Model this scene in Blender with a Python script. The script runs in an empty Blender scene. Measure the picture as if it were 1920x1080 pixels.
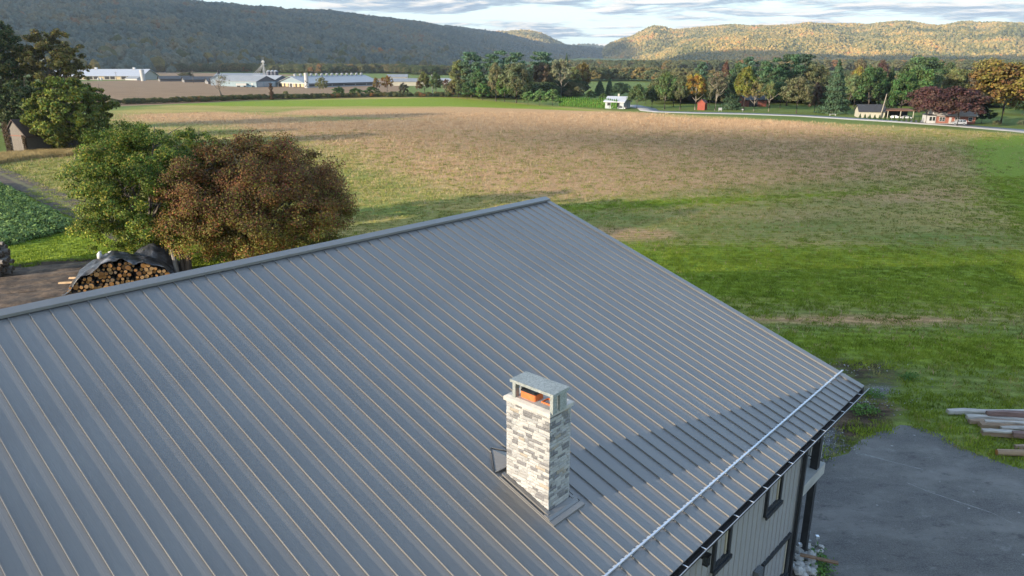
import bpy, math, random
import numpy as np
from mathutils import Vector, Matrix

SC = bpy.context.scene
COL = SC.collection
rng = np.random.default_rng(7)
random.seed(7)

# ------------------------------------------------------------------ camera, sky, sun, exposure
CAM_H = 15.1
FPX = 1360.0                       # focal length in pixels of the 1920 wide photograph
PITCH = math.atan2(425.0, FPX)
cam = bpy.data.cameras.new("camera")
cam.sensor_width = 36.0
cam.lens = 36.0 * FPX / 1920.0
cam.clip_start = 0.2
cam.clip_end = 60000.0
camo = bpy.data.objects.new("camera", cam)
camo.location = (0, 0, CAM_H)
camo.rotation_euler = (math.pi / 2 - PITCH, 0, 0)
COL.objects.link(camo)
SC.camera = camo

SUN_AZ = 236.7                     # clockwise from +Y, towards the sun
SUN_EL = 12.5
wr = bpy.data.worlds.new("World")
SC.world = wr
wr.use_nodes = True
nt = wr.node_tree
nt.nodes.clear()
N = nt.nodes.new
L = nt.links.new
wout = N("ShaderNodeOutputWorld")
wbg = N("ShaderNodeBackground")
wbg.inputs[1].default_value = 0.15
sky = N("ShaderNodeTexSky")
sky.sky_type = 'NISHITA'
sky.sun_disc = False
sky.sun_elevation = math.radians(SUN_EL)
sky.sun_rotation = math.radians(SUN_AZ)
sky.air_density = 1.0
sky.dust_density = 0.6
sky.ozone_density = 1.5
# broken cloud deck over the whole dome: direction projected on a flat layer
tc = N("ShaderNodeTexCoord")
sep = N("ShaderNodeSeparateXYZ"); L(tc.outputs["Generated"], sep.inputs[0])
zz = N("ShaderNodeMath"); zz.operation = 'MAXIMUM'; L(sep.outputs[2], zz.inputs[0]); zz.inputs[1].default_value = 0.0
za = N("ShaderNodeMath"); za.operation = 'ADD'; L(zz.outputs[0], za.inputs[0]); za.inputs[1].default_value = 0.045
dx = N("ShaderNodeMath"); dx.operation = 'DIVIDE'; L(sep.outputs[0], dx.inputs[0]); L(za.outputs[0], dx.inputs[1])
dy = N("ShaderNodeMath"); dy.operation = 'DIVIDE'; L(sep.outputs[1], dy.inputs[0]); L(za.outputs[0], dy.inputs[1])
cmb = N("ShaderNodeCombineXYZ"); L(dx.outputs[0], cmb.inputs[0]); L(dy.outputs[0], cmb.inputs[1])
def wnoise(scale, detail, rough, off, dist=0.0):
    ad = N("ShaderNodeVectorMath"); ad.operation = 'ADD'; L(cmb.outputs[0], ad.inputs[0]); ad.inputs[1].default_value = off
    t = N("ShaderNodeTexNoise"); t.inputs["Scale"].default_value = scale
    t.inputs["Detail"].default_value = detail; t.inputs["Roughness"].default_value = rough
    t.inputs["Distortion"].default_value = dist
    L(ad.outputs[0], t.inputs["Vector"]); return t
def ramp(tree, src, stops, interp='LINEAR'):
    r = tree.nodes.new("ShaderNodeValToRGB"); r.color_ramp.interpolation = interp
    e = r.color_ramp.elements
    while len(e) > 1: e.remove(e[-1])
    e[0].position = stops[0][0]; e[0].color = tuple(stops[0][1]) + (1,)
    for p_, c_ in stops[1:]:
        q = e.new(p_); q.color = tuple(c_) + (1,)
    tree.links.new(src, r.inputs[0]); return r
n1 = wnoise(0.72, 10, 0.60, (5.3, 2.2, 0.4), 0.2)
n2 = wnoise(0.72, 10, 0.60, (5.14, 1.98, 0.4), 0.2)   # the same field a little way towards the sun: lit and shaded flanks
cov = ramp(nt, n1.outputs[0], [(0.45, (0, 0, 0)), (0.51, (0.85,) * 3), (0.60, (1,) * 3)])
sub = N("ShaderNodeMath"); sub.operation = 'SUBTRACT'; L(n1.outputs[0], sub.inputs[0]); L(n2.outputs[0], sub.inputs[1])
mad = N("ShaderNodeMath"); mad.operation = 'MULTIPLY_ADD'; L(sub.outputs[0], mad.inputs[0]); mad.inputs[1].default_value = 6.0; mad.inputs[2].default_value = 0.45
crmp = ramp(nt, mad.outputs[0], [(0.22, (.33, .50, .72)), (0.45, (.62, .82, 1.0)), (0.64, (1.2, 1.2, 1.15)), (0.9, (1.75, 1.62, 1.45))])
mx = N("ShaderNodeMix"); mx.data_type = 'RGBA'
pale = N("ShaderNodeMix"); pale.data_type = 'RGBA'; pale.blend_type = 'MIX'
L(sky.outputs[0], pale.inputs[6]); pale.inputs[7].default_value = (1.12, 1.42, 1.5, 1)
hz = N("ShaderNodeMath"); hz.operation = 'MULTIPLY_ADD'; L(sep.outputs[2], hz.inputs[0]); hz.inputs[1].default_value = -1.7; hz.inputs[2].default_value = 0.96; hz.use_clamp = True
L(hz.outputs[0], pale.inputs[0])
L(cov.outputs[0], mx.inputs[0]); L(pale.outputs[2], mx.inputs[6]); L(crmp.outputs[0], mx.inputs[7])
L(mx.outputs[2], wbg.inputs[0]); L(wbg.outputs[0], wout.inputs[0])

sun = bpy.data.lights.new("sun", 'SUN')
sun.energy = 2.2
sun.angle = math.radians(0.53)
sun.color = (1.0, 0.86, 0.68)
suno = bpy.data.objects.new("sun", sun)
saz, sel = math.radians(SUN_AZ), math.radians(SUN_EL)
SUNV = Vector((math.sin(saz) * math.cos(sel), math.cos(saz) * math.cos(sel), math.sin(sel)))
suno.rotation_euler = SUNV.to_track_quat('Z', 'Y').to_euler()
COL.objects.link(suno)
SC.view_settings.view_transform = 'Standard'
SC.view_settings.look = 'None'
SC.view_settings.gamma = 1.0
SC.view_settings.use_curve_mapping = False
SC.view_settings.exposure = 2.28

# ------------------------------------------------------------------ valley air
HAZE = 1.0
def make_haze():
    m = bpy.data.materials.new("valley_haze"); m.use_nodes = True; t = m.node_tree; t.nodes.clear()
    o = t.nodes.new("ShaderNodeOutputMaterial"); v = t.nodes.new("ShaderNodeVolumePrincipled")
    v.inputs["Color"].default_value = (.86, .92, 1.0, 1); v.inputs["Density"].default_value = 0.00008 * HAZE; v.inputs["Anisotropy"].default_value = 0.2
    t.links.new(v.outputs[0], o.inputs["Volume"])
    MB().box(-5400, 6700, -700, 7700, -4, 480).obj("haze", m)["kind"] = "stuff"

# ------------------------------------------------------------------ survey helpers
_c, _s = math.cos(PITCH), math.sin(PITCH)
def ray(px, py):
    X = (px - 960) / FPX; U = (540 - py) / FPX
    return np.array([X, _c + U * _s, U * _c - _s])
def G(px, py, z=0.0):
    """ground point (height z) that the photograph shows at px, py"""
    r = ray(px, py); t = (z - CAM_H) / r[2]
    return np.array([r[0] * t, r[1] * t])
def dirpx(px, py):
    r = ray(px, py); h = math.hypot(r[0], r[1])
    return math.atan2(r[0], r[1]), r[2] / h
def mpp(px, py):
    """metres per photograph pixel at the ground point under px, py"""
    g = G(px, py); return math.hypot(math.hypot(g[0], g[1]) , CAM_H) / FPX / 1.03

# ------------------------------------------------------------------ materials
def new_mat(name):
    m = bpy.data.materials.new(name); m.use_nodes = True
    t = m.node_tree; b = t.nodes["Principled BSDF"]
    return m, t, b
def tex(t, kind, scale, detail=4, rough=0.55, vec=None, coord="Object", stretch=None):
    co = t.nodes.new("ShaderNodeTexCoord")
    src = co.outputs[coord]
    if stretch:
        mp = t.nodes.new("ShaderNodeMapping"); mp.inputs["Scale"].default_value = stretch
        t.links.new(src, mp.inputs[0]); src = mp.outputs[0]
    if kind == 'noise':
        n = t.nodes.new("ShaderNodeTexNoise"); n.inputs["Scale"].default_value = scale
        n.inputs["Detail"].default_value = detail; n.inputs["Roughness"].default_value = rough
        t.links.new(src, n.inputs["Vector"]); return n.outputs[0]
    n = t.nodes.new("ShaderNodeTexVoronoi"); n.inputs["Scale"].default_value = scale
    t.links.new(src, n.inputs["Vector"]); return n.outputs[0]
def mixc(t, fac, a, b, mode='MIX'):
    m = t.nodes.new("ShaderNodeMix"); m.data_type = 'RGBA'; m.blend_type = mode
    if isinstance(fac, (int, float)): m.inputs[0].default_value = fac
    else: t.links.new(fac, m.inputs[0])
    for i, v in ((6, a), (7, b)):
        if isinstance(v, (tuple, list)): m.inputs[i].default_value = tuple(v)[:3] + (1,)
        else: t.links.new(v, m.inputs[i])
    return m.outputs[2]
def mth(t, op, a, b=0.0, c=None, clamp=False):
    m = t.nodes.new("ShaderNodeMath"); m.operation = op; m.use_clamp = clamp
    for i, v in enumerate((a, b) if c is None else (a, b, c)):
        if isinstance(v, (int, float)): m.inputs[i].default_value = v
        else: t.links.new(v, m.inputs[i])
    return m.outputs[0]
def attr(t, name):
    a = t.nodes.new("ShaderNodeAttribute"); a.attribute_name = name; return a.outputs["Fac"]
def bump(t, b, h, strength=0.3, dist=0.05):
    n = t.nodes.new("ShaderNodeBump"); n.inputs["Strength"].default_value = strength
    n.inputs["Distance"].default_value = dist
    t.links.new(h, n.inputs["Height"]); t.links.new(n.outputs[0], b.inputs["Normal"])
def simple(name, col, rough=0.6, metal=0.0, var=0.12, scale=3.0, bmp=0.0, stretch=None, spec=None):
    m, t, b = new_mat(name)
    n = tex(t, 'noise', scale, 5, 0.6, stretch=stretch)
    lo = tuple(c * (1 - var) for c in col); hi = tuple(min(1, c * (1 + var)) for c in col)
    r = ramp(t, n, [(0.3, lo), (0.7, hi)])
    t.links.new(r.outputs[0], b.inputs["Base Color"])
    b.inputs["Roughness"].default_value = rough; b.inputs["Metallic"].default_value = metal
    if spec is not None: b.inputs["Specular IOR Level"].default_value = spec
    if bmp: bump(t, b, n, bmp, 0.03)
    return m

# ------------------------------------------------------------------ object helpers
def props(o, label=None, cat=None, group=None, kind=None):
    if label: o["label"] = label
    if cat: o["category"] = cat
    if group: o["group"] = group
    if kind: o["kind"] = kind
    return o
def thing(name, label, cat, loc=(0, 0, 0), rz=0.0, group=None):
    o = bpy.data.objects.new(name, None); o.location = loc; o.rotation_euler = (0, 0, rz)
    o.empty_display_size = 0.5
    COL.objects.link(o); return props(o, label, cat, group)
def link(name, me, parent=None, loc=None, rot=None):
    o = bpy.data.objects.new(name, me); COL.objects.link(o)
    if parent: o.parent = parent
    if loc is not None: o.location = loc
    if rot is not None: o.rotation_euler = rot
    return o
def npmesh(name, V, F, mat=None, attrs=None, smooth=False):
    """V (n,3) and F (m,k): a mesh of k-gons built straight from arrays"""
    V = np.asarray(V, np.float32); F = np.asarray(F, np.int32)
    me = bpy.data.meshes.new(name)
    me.vertices.add(len(V)); me.vertices.foreach_set("co", V.ravel())
    k = F.shape[1]
    me.loops.add(F.size); me.loops.foreach_set("vertex_index", F.ravel())
    me.polygons.add(len(F))
    me.polygons.foreach_set("loop_start", np.arange(0, F.size, k, dtype=np.int32))
    me.polygons.foreach_set("loop_total", np.full(len(F), k, np.int32))
    if smooth: me.polygons.foreach_set("use_smooth", np.ones(len(F), bool))
    for nm, arr in (attrs or {}).items():
        arr = np.asarray(arr, np.float32)
        if arr.ndim == 1:
            a = me.attributes.new(nm, 'FLOAT', 'POINT'); a.data.foreach_set("value", arr)
        else:
            a = me.attributes.new(nm, 'FLOAT_VECTOR', 'POINT'); a.data.foreach_set("vector", arr.ravel())
    me.update(calc_edges=True)
    if mat: me.materials.append(mat)
    return me
class MB:
    """collects convex pieces and builds ONE mesh"""
    def __init__(s): s.V = []; s.F = []
    def add(s, vs, fs):
        k = len(s.V); s.V += [tuple(map(float, v)) for v in vs]; s.F += [tuple(i + k for i in f) for f in fs]; return s
    def box(s, x0, x1, y0, y1, z0, z1):
        vs = [(x0, y0, z0), (x1, y0, z0), (x1, y1, z0), (x0, y1, z0), (x0, y0, z1), (x1, y0, z1), (x1, y1, z1), (x0, y1, z1)]
        return s.add(vs, [(3, 2, 1, 0), (4, 5, 6, 7), (0, 1, 5, 4), (1, 2, 6, 5), (2, 3, 7, 6), (3, 0, 4, 7)])
    def hexa(s, b, t):
        """bottom four and top four corners"""
        return s.add(list(b) + list(t), [(3, 2, 1, 0), (4, 5, 6, 7), (0, 1, 5, 4), (1, 2, 6, 5), (2, 3, 7, 6), (3, 0, 4, 7)])
    def prism(s, poly, axis, a, b):
        """poly in the two other axes, extruded along axis from a to b"""
        n = len(poly)
        def P(q, w):
            return {'x': (w, q[0], q[1]), 'y': (q[0], w, q[1]), 'z': (q[0], q[1], w)}[axis]
        vs = [P(q, a) for q in poly] + [P(q, b) for q in poly]
        fs = [tuple(range(n))[::-1], tuple(range(n, 2 * n))] + [(i, (i + 1) % n, n + (i + 1) % n, n + i) for i in range(n)]
        return s.add(vs, fs)
    def tube(s, pts, rad, n=6, cap=True):
        """round bar along pts with radius per point"""
        pts = [Vector(p) for p in pts]
        if not hasattr(rad, '__len__'): rad = [rad] * len(pts)
        vs = []; up = Vector((0, 0, 1))
        for i, p in enumerate(pts):
            d = (pts[min(i + 1, len(pts) - 1)] - pts[max(i - 1, 0)]).normalized()
            a = d.cross(up)
            if a.length < 1e-3: a = d.cross(Vector((1, 0, 0)))
            a.normalize(); b = a.cross(d)
            for j in range(n):
                w = 2 * math.pi * j / n
                vs.append(p + (a * math.cos(w) + b * math.sin(w)) * rad[i])
        fs = []
        for i in range(len(pts) - 1):
            for j in range(n):
                q = (j + 1) % n
                fs.append((i * n + j, (i + 1) * n + j, (i + 1) * n + q, i * n + q))
        if cap:
            fs.append(tuple(range(n))); m = (len(pts) - 1) * n; fs.append(tuple(range(m, m + n))[::-1])
        return s.add(vs, fs)
    def mesh(s, name, mat, smooth=False):
        me = bpy.data.meshes.new(name); me.from_pydata(s.V, [], s.F); me.update()
        import bmesh
        bm = bmesh.new(); bm.from_mesh(me); bmesh.ops.recalc_face_normals(bm, faces=bm.faces); bm.to_mesh(me); bm.free()
        if smooth: me.polygons.foreach_set("use_smooth", [True] * len(me.polygons))
        if mat: me.materials.append(mat)
        return me
    def obj(s, name, mat, parent=None, smooth=False, loc=None, rot=None):
        return link(name, s.mesh(name, mat, smooth), parent, loc, rot)
def sdf(poly, X, Y):
    """signed distance to a polygon, positive inside"""
    P = np.asarray(poly, float); n = len(P)
    d = np.full(X.shape, 1e18); ins = np.zeros(X.shape, bool)
    for i in range(n):
        a = P[i]; b = P[(i + 1) % n]; e = b - a
        t = np.clip(((X - a[0]) * e[0] + (Y - a[1]) * e[1]) / (e @ e + 1e-12), 0, 1)
        d = np.minimum(d, (X - a[0] - t * e[0]) ** 2 + (Y - a[1] - t * e[1]) ** 2)
        c = ((a[1] <= Y) & (b[1] > Y)) | ((b[1] <= Y) & (a[1] > Y))
        with np.errstate(divide='ignore', invalid='ignore'):
            xi = a[0] + (Y - a[1]) / (b[1] - a[1] + 1e-18) * e[0]
        ins ^= c & (X < xi)
    return np.sqrt(d) * np.where(ins, 1, -1)
def pxpoly(pts): return [tuple(G(*p)) for p in pts]
def vnoise(X, Y, scale, seed=0, oct_=4):
    """value noise on arrays, -1..1"""
    out = np.zeros(np.shape(X)); amp = 1.0; tot = 0
    r = np.random.default_rng(seed); T = r.random((256, 256))
    x = np.asarray(X) / scale; y = np.asarray(Y) / scale
    for o in range(oct_):
        xi = np.floor(x).astype(int); yi = np.floor(y).astype(int); fx = x - xi; fy = y - yi
        fx = fx * fx * (3 - 2 * fx); fy = fy * fy * (3 - 2 * fy)
        g = lambda i, j: T[(xi + i) % 256, (yi + j) % 256]
        out += amp * ((g(0, 0) * (1 - fx) + g(1, 0) * fx) * (1 - fy) + (g(0, 1) * (1 - fx) + g(1, 1) * fx) * fy)
        tot += amp; amp *= 0.5; x = x * 2.03 + 17.1; y = y * 2.03 + 9.7
    return out / tot * 2 - 1
def sig(d, w): return 1 / (1 + np.exp(-np.clip(d / w, -30, 30)))

# instancing for things nobody could count: one object, geometry nodes on a cloud of points
def scatter(name, P, srcs, scales, rots, kind="stuff", tilt=None):
    """P (n,3); srcs: list of meshes; splits the points over them with a pick index"""
    n = len(P)
    me = bpy.data.meshes.new(name); me.vertices.add(n); me.vertices.foreach_set("co", np.asarray(P, np.float32).ravel())
    def at(nm, arr, tp):
        a = me.attributes.new(nm, tp, 'POINT')
        a.data.foreach_set("vector" if tp == 'FLOAT_VECTOR' else "value", np.ascontiguousarray(arr).ravel())
    sc = np.asarray(scales, np.float32)
    if sc.ndim == 1: sc = np.stack([sc] * 3, 1)
    at("sc", sc, 'FLOAT_VECTOR')
    R = np.zeros((n, 3), np.float32); R[:, 2] = rots
    if tilt is not None: R[:, :2] = tilt
    at("ro", R, 'FLOAT_VECTOR')
    at("pick", rng.integers(0, len(srcs), n).astype(np.int32), 'INT')
    o = link(name, me); props(o, kind=kind)
    ng = bpy.data.node_groups.new(name + "_scatter", 'GeometryNodeTree')
    ng.interface.new_socket("Geometry", in_out='INPUT', socket_type='NodeSocketGeometry')
    ng.interface.new_socket("Geometry", in_out='OUTPUT', socket_type='NodeSocketGeometry')
    gi = ng.nodes.new("NodeGroupInput"); go = ng.nodes.new("NodeGroupOutput")
    jn = ng.nodes.new("GeometryNodeJoinGeometry")
    def named(nm, tp):
        a = ng.nodes.new("GeometryNodeInputNamedAttribute"); a.data_type = tp; a.inputs["Name"].default_value = nm
        return [x for x in a.outputs if x.enabled and x.name == "Attribute"][0]
    sco = named("sc", 'FLOAT_VECTOR'); roo = named("ro", 'FLOAT_VECTOR'); pko = named("pick", 'INT')
    e2r = ng.nodes.new("FunctionNodeEulerToRotation"); ng.links.new(roo, e2r.inputs[0])
    for k, sm in enumerate(srcs):
        so = bpy.data.objects.new(name + "_source", sm)
        oi = ng.nodes.new("GeometryNodeObjectInfo"); oi.inputs["Object"].default_value = so
        ip = ng.nodes.new("GeometryNodeInstanceOnPoints")
        cp = ng.nodes.new("FunctionNodeCompare"); cp.data_type = 'INT'; cp.operation = 'EQUAL'
        ci = [x for x in cp.inputs if x.enabled]
        ng.links.new(pko, ci[0]); ci[1].default_value = k
        ng.links.new(gi.outputs[0], ip.inputs["Points"]); ng.links.new(oi.outputs["Geometry"], ip.inputs["Instance"])
        ng.links.new(cp.outputs[0], ip.inputs["Selection"])
        ng.links.new(e2r.outputs[0], ip.inputs["Rotation"]); ng.links.new(sco, ip.inputs["Scale"])
        ng.links.new(ip.outputs[0], jn.inputs[0])
    ng.links.new(jn.outputs[0], go.inputs[0])
    md = o.modifiers.new("scatter", 'NODES'); md.node_group = ng
    return o

# ------------------------------------------------------------------ ground sheet
def axis(lo, c0, c1, hi, step, grow=1.12):
    core = list(np.arange(c0, c1 + 1e-6, step))
    up = []; s = step; p = core[-1]
    while p < hi: s *= grow; p += s; up.append(min(p, hi))
    dn = []; s = step; p = core[0]
    while p > lo: s *= grow; p -= s; dn.append(max(p, lo))
    return np.array(dn[::-1] + core + up)
gx = axis(-5200, -110, 130, 6400, 1.7); gy = axis(-500, 18, 330, 7200, 1.7)
GX, GY = np.meshgrid(gx, gy, indexing='ij')
def soft(pts, w): return sig(sdf(pxpoly(pts), GX, GY), w)
field = sdf(pxpoly([(205, 205), (330, 196), (470, 190), (700, 182), (845, 181), (1050, 200), (1160, 208), (1222, 212),
                    (1480, 226), (1700, 238), (1919, 252), (2300, 285), (2600, 480), (2500, 760), (1920, 735), (1760, 700), (1560, 668), (1400, 640),
                    (900, 520), (560, 500), (330, 470), (200, 430), (150, 380), (60, 330), (0, 305), (-40, 300), (160, 270), (205, 235)]), GX, GY)
brown = soft([(430, 232), (640, 226), (860, 222), (1250, 218), (1500, 228), (1640, 250), (1780, 285), (1822, 318), (1700, 330), (1480, 345), (1240, 362),
              (1090, 372), (960, 366), (830, 352), (740, 325), (655, 285), (560, 262)], 5.0)
brown2 = np.maximum.reduce([soft([(1080, 425), (1250, 432), (1260, 448), (1120, 447)], 1.2), soft([(1640, 352), (1860, 345), (1840, 385), (1640, 385), (1500, 370)], 2.5) * 0.75,
                            soft([(1330, 585), (1700, 590), (1900, 600), (1910, 612), (1600, 612), (1360, 604)], 0.6) * 0.9, soft([(1180, 395), (1500, 385), (1700, 405), (1500, 425), (1250, 412)], 1.6) * 0.5,
                            soft([(560, 205), (900, 200), (1300, 212), (1150, 226), (860, 226), (500, 214)], 3.0) * 0.8, soft([(230, 215), (420, 208), (600, 222), (560, 236), (330, 232), (220, 228)], 3) * 0.7])
lushr = np.maximum.reduce([soft([(1060, 455), (1400, 458), (1960, 470), (2300, 560), (2200, 590), (1850, 580), (1400, 575), (1180, 560)], 1.6) * 0.9,
                           soft([(1240, 612), (1500, 622), (1960, 628), (2300, 640), (2400, 720), (2000, 690), (1700, 680), (1450, 655)], 0.8),
                           soft([(1815, 262), (1960, 250), (2300, 300), (2300, 420), (1960, 440), (1880, 380), (1835, 310)], 2.0) * 1.25,
                           soft([(230, 196), (480, 190), (845, 182), (1150, 210), (840, 200), (480, 200)], 2.0) * 0.75,
                           soft([(1020, 385), (1250, 372), (1500, 362), (1700, 350), (1700, 358), (1500, 372), (1250, 388), (1040, 398)], 0.8) * 0.8])
greenr = np.clip(0.45 + 0.4 * vnoise(GX / 3.0, GY, 9.0, 3) + 0.35 * sig(60 - GY, 8), 0, 1)
# yards: dark wheel-churned soil at left, gravel and worn soil beside the asphalt at right
dirt = np.maximum.reduce([soft([(-60, 505), (60, 492), (180, 485), (300, 500), (560, 520), (400, 640), (-60, 640)], 0.5),
                          soft([(1550, 672), (1640, 676), (1720, 690), (1690, 716), (1600, 720), (1540, 700)], 0.5) * 0.8,
                          soft([(1380, 770), (1560, 735), (1660, 740), (1700, 775), (1640, 815), (1545, 870), (1400, 900)], 0.5) * 0.95])
gravel = np.maximum.reduce([soft([(1520, 805), (1580, 800), (1605, 822), (1570, 850), (1500, 870), (1430, 890), (1430, 820)], 0.3), soft([(1600, 722), (1680, 728), (1712, 748), (1650, 752), (1612, 742)], 0.3) * 0.8,
                            soft([(1550, 676), (1640, 680), (1670, 700), (1590, 705)], 0.5) * 0.4])
lawn_l = soft([(-60, 440), (60, 450), (148, 408), (200, 430), (420, 470), (700, 440), (700, 520), (400, 520), (200, 492), (-60, 505)], 0.6)
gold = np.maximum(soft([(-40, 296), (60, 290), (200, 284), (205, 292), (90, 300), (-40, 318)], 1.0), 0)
beyond = sig(-field, 1.5)
farbrown = np.maximum.reduce([soft([(120, 150), (420, 166), (600, 172), (840, 178), (700, 182), (470, 188), (330, 195), (205, 200), (150, 200)], 3.0), soft([(255, 134), (430, 140), (620, 142), (380, 146), (262, 142)], 12)])
farbrown = np.maximum(farbrown, sig(sdf([(-330, 640), (-90, 700), (-60, 420), (-60, 345), (-150, 280), (-210, 290)], GX, GY), 4))
rr = np.hypot(GX, GY)
h = 0.00 * GX
far = np.clip((rr - 650) / 2500, 0, 1) ** 1.6 * 26 * (1 + 0.6 * vnoise(GX, GY, 900, 5))
h = h + np.where(GY > 0, far, 0)
V = np.stack([GX, GY, h], -1).reshape(-1, 3)
nx, ny = GX.shape
I = np.arange(nx * ny).reshape(nx, ny)
F = np.stack([I[:-1, :-1], I[1:, :-1], I[1:, 1:], I[:-1, 1:]], -1).reshape(-1, 4)
gm, t, b = new_mat("ground")
n_big = tex(t, 'noise', 0.045, 6, 0.62, stretch=(0.35, 1, 1))
n_mid = tex(t, 'noise', 0.35, 6, 0.68, stretch=(0.3, 1, 1))
n_fin = tex(t, 'noise', 2.8, 8, 0.85, stretch=(0.5, 1, 1))
n_vf = tex(t, 'noise', 9.0, 4, 0.8)
straw = ramp(t, n_fin, [(0.30, (.27, .150, .066)), (0.45, (.45, .265, .125)), (0.56, (.56, .35, .175)), (0.70, (.72, .49, .26))]).outputs[0]
straw2 = ramp(t, n_fin, [(0.3, (.22, .165, .042)), (0.5, (.40, .31, .10)), (0.70, (.66, .51, .20))]).outputs[0]
grassd = ramp(t, n_fin, [(0.3, (.09, .125, .024)), (0.5, (.18, .23, .045)), (0.7, (.33, .35, .10))]).outputs[0]
grassl = ramp(t, n_fin, [(0.28, (.09, .125, .010)), (0.5, (.20, .27, .020)), (0.72, (.35, .42, .046))]).outputs[0]
soilc = ramp(t, tex(t, 'noise', 1.1, 8, 0.7, stretch=(0.45, 1, 1)), [(0.3, (.015, .011, .009)), (0.46, (.05, .035, .024)), (0.58, (.12, .08, .05)), (0.72, (.24, .17, .11))]).outputs[0]
gravc = ramp(t, tex(t, 'noise', 14, 3, 0.8), [(0.35, (.05, .05, .05)), (0.5, (.16, .16, .16)), (0.65, (.36, .36, .37))]).outputs[0]
wob = mth(t, 'MULTIPLY_ADD', n_mid, 1.1, -0.55)
wob2 = mth(t, 'MULTIPLY_ADD', n_big, 1.3, -0.65)
wobf = mth(t, 'MULTIPLY_ADD', n_fin, 1.5, -0.75)
def crisp(a, k=5.0, w=(1.0, 0.6, 0.5)):
    s_ = mth(t, 'ADD', mth(t, 'MULTIPLY', wob, w[0]), mth(t, 'MULTIPLY', wob2, w[1]))
    s_ = mth(t, 'ADD', s_, mth(t, 'MULTIPLY', wobf, w[2]))
    x = mth(t, 'ADD', a, s_); x = mth(t, 'SUBTRACT', x, 0.5)
    return mth(t, 'MULTIPLY_ADD', x, k, 0.5, clamp=True)
base = mixc(t, crisp(attr(t, "green"), 2.2, (1.0, 0.9, 0.7)), straw2, grassd)
base = mixc(t, crisp(attr(t, "brown"), 3.0, (0.5, 0.45, 0.55)), base, straw)
base = mixc(t, crisp(attr(t, "lush"), 2.6, (0.8, 0.4, 0.55)), base, grassl)
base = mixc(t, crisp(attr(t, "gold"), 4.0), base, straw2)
farb = ramp(t, tex(t, 'noise', 0.25, 6, 0.6, stretch=(0.25, 1, 1)), [(0.3, (.20, .13, .075)), (0.7, (.30, .20, .12))]).outputs[0]
rough_g = mixc(t, n_mid, (.08, .13, .02), (.17, .21, .055))
base = mixc(t, attr(t, "beyond"), base, rough_g)
base = mixc(t, crisp(attr(t, "farbrown"), 5, (.2, .2, .1)), base, farb)
base = mixc(t, crisp(attr(t, "dirt"), 3.5, (0.9, 0.3, 0.7)), base, soilc)
base = mixc(t, crisp(attr(t, "gravel"), 4.0, (0.7, 0.2, 0.6)), base, gravc)
t.links.new(base, b.inputs["Base Color"])
b.inputs["Roughness"].default_value = 0.9; b.inputs["Specular IOR Level"].default_value = 0.15
hh = mth(t, 'ADD', n_fin, mth(t, 'MULTIPLY', n_vf, 0.6))
bump(t, b, hh, 0.8, 0.16)
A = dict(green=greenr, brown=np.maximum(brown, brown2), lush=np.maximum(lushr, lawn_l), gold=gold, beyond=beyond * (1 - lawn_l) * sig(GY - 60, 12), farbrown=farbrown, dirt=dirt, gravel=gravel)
# drilled rows running along the field
rw = t.nodes.new("ShaderNodeTexWave"); rw.wave_type = 'BANDS'; rw.bands_direction = 'Y'; rw.inputs["Scale"].default_value = 0.42; rw.inputs["Distortion"].default_value = 2.2; rw.inputs["Detail"].default_value = 4; rw.inputs["Detail Scale"].default_value = 1.4
tcr = t.nodes.new("ShaderNodeTexCoord"); mpr = t.nodes.new("ShaderNodeMapping"); mpr.inputs["Rotation"].default_value = (0, 0, math.radians(7)); t.links.new(tcr.outputs["Object"], mpr.inputs[0]); t.links.new(mpr.outputs[0], rw.inputs[0])
rowc = ramp(t, rw.outputs[1], [(.15, (.80,) * 3), (.8, (1.12,) * 3)]).outputs[0]
base = mixc(t, mth(t, 'MULTIPLY', mth(t, 'SUBTRACT', 1.0, attr(t, "beyond")), .8), base, mixc(t, 1.0, base, rowc, 'MULTIPLY'))
t.links.new(base, b.inputs["Base Color"])
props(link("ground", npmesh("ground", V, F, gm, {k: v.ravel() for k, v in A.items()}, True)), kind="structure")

def sheet(name, poly, z, mat, ragged=0.0, step=0.5, seed=1):
    """a flat sheet with a worn outline"""
    P = []; n = len(poly)
    for i in range(n):
        a = np.array(poly[i]); c = np.array(poly[(i + 1) % n]); k = max(1, int(np.hypot(*(c - a)) / step))
        for j in range(k):
            q = a + (c - a) * j / k
            P.append(q + ragged * np.array([float(vnoise(q[0], q[1], 1.3, seed)), float(vnoise(q[1], q[0] + 31, 1.3, seed + 1))]))
    import bmesh
    bm = bmesh.new(); vs = [bm.verts.new((p[0], p[1], z)) for p in P]
    f = bm.faces.new(vs); bmesh.ops.triangulate(bm, faces=[f]); me = bpy.data.meshes.new(name); bm.to_mesh(me); bm.free()
    me.materials.append(mat); return props(link(name, me), kind="structure")

# asphalt yard
am, t, b = new_mat("asphalt")
a1 = tex(t, 'noise', 0.5, 7, 0.65, stretch=(0.6, 1.2, 1)); a2 = tex(t, 'noise', 22, 3, 0.7); a3 = tex(t, 'noise', 1.6, 8, 0.75, stretch=(0.8, 1.2, 1))
c = ramp(t, a1, [(0.34, (.060, .057, .056)), (0.5, (.104, .098, .090)), (0.64, (.165, .155, .143))]).outputs[0]
c = mixc(t, ramp(t, a2, [(0.42, (0, 0, 0)), (0.6, (.55,) * 3)]).outputs[0], c, (.16, .16, .16))
c = mixc(t, ramp(t, a3, [(0.56, (0, 0, 0)), (0.68, (.6,) * 3)]).outputs[0], c, (.22, .215, .205))
c = mixc(t, ramp(t, a3, [(0.34, (.8,) * 3), (0.45, (0, 0, 0))]).outputs[0], c, (.045, .044, .045))
spk = t.nodes.new("ShaderNodeTexVoronoi"); spk.inputs["Scale"].default_value = 1.1; spk.inputs["Randomness"].default_value = 1
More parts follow.
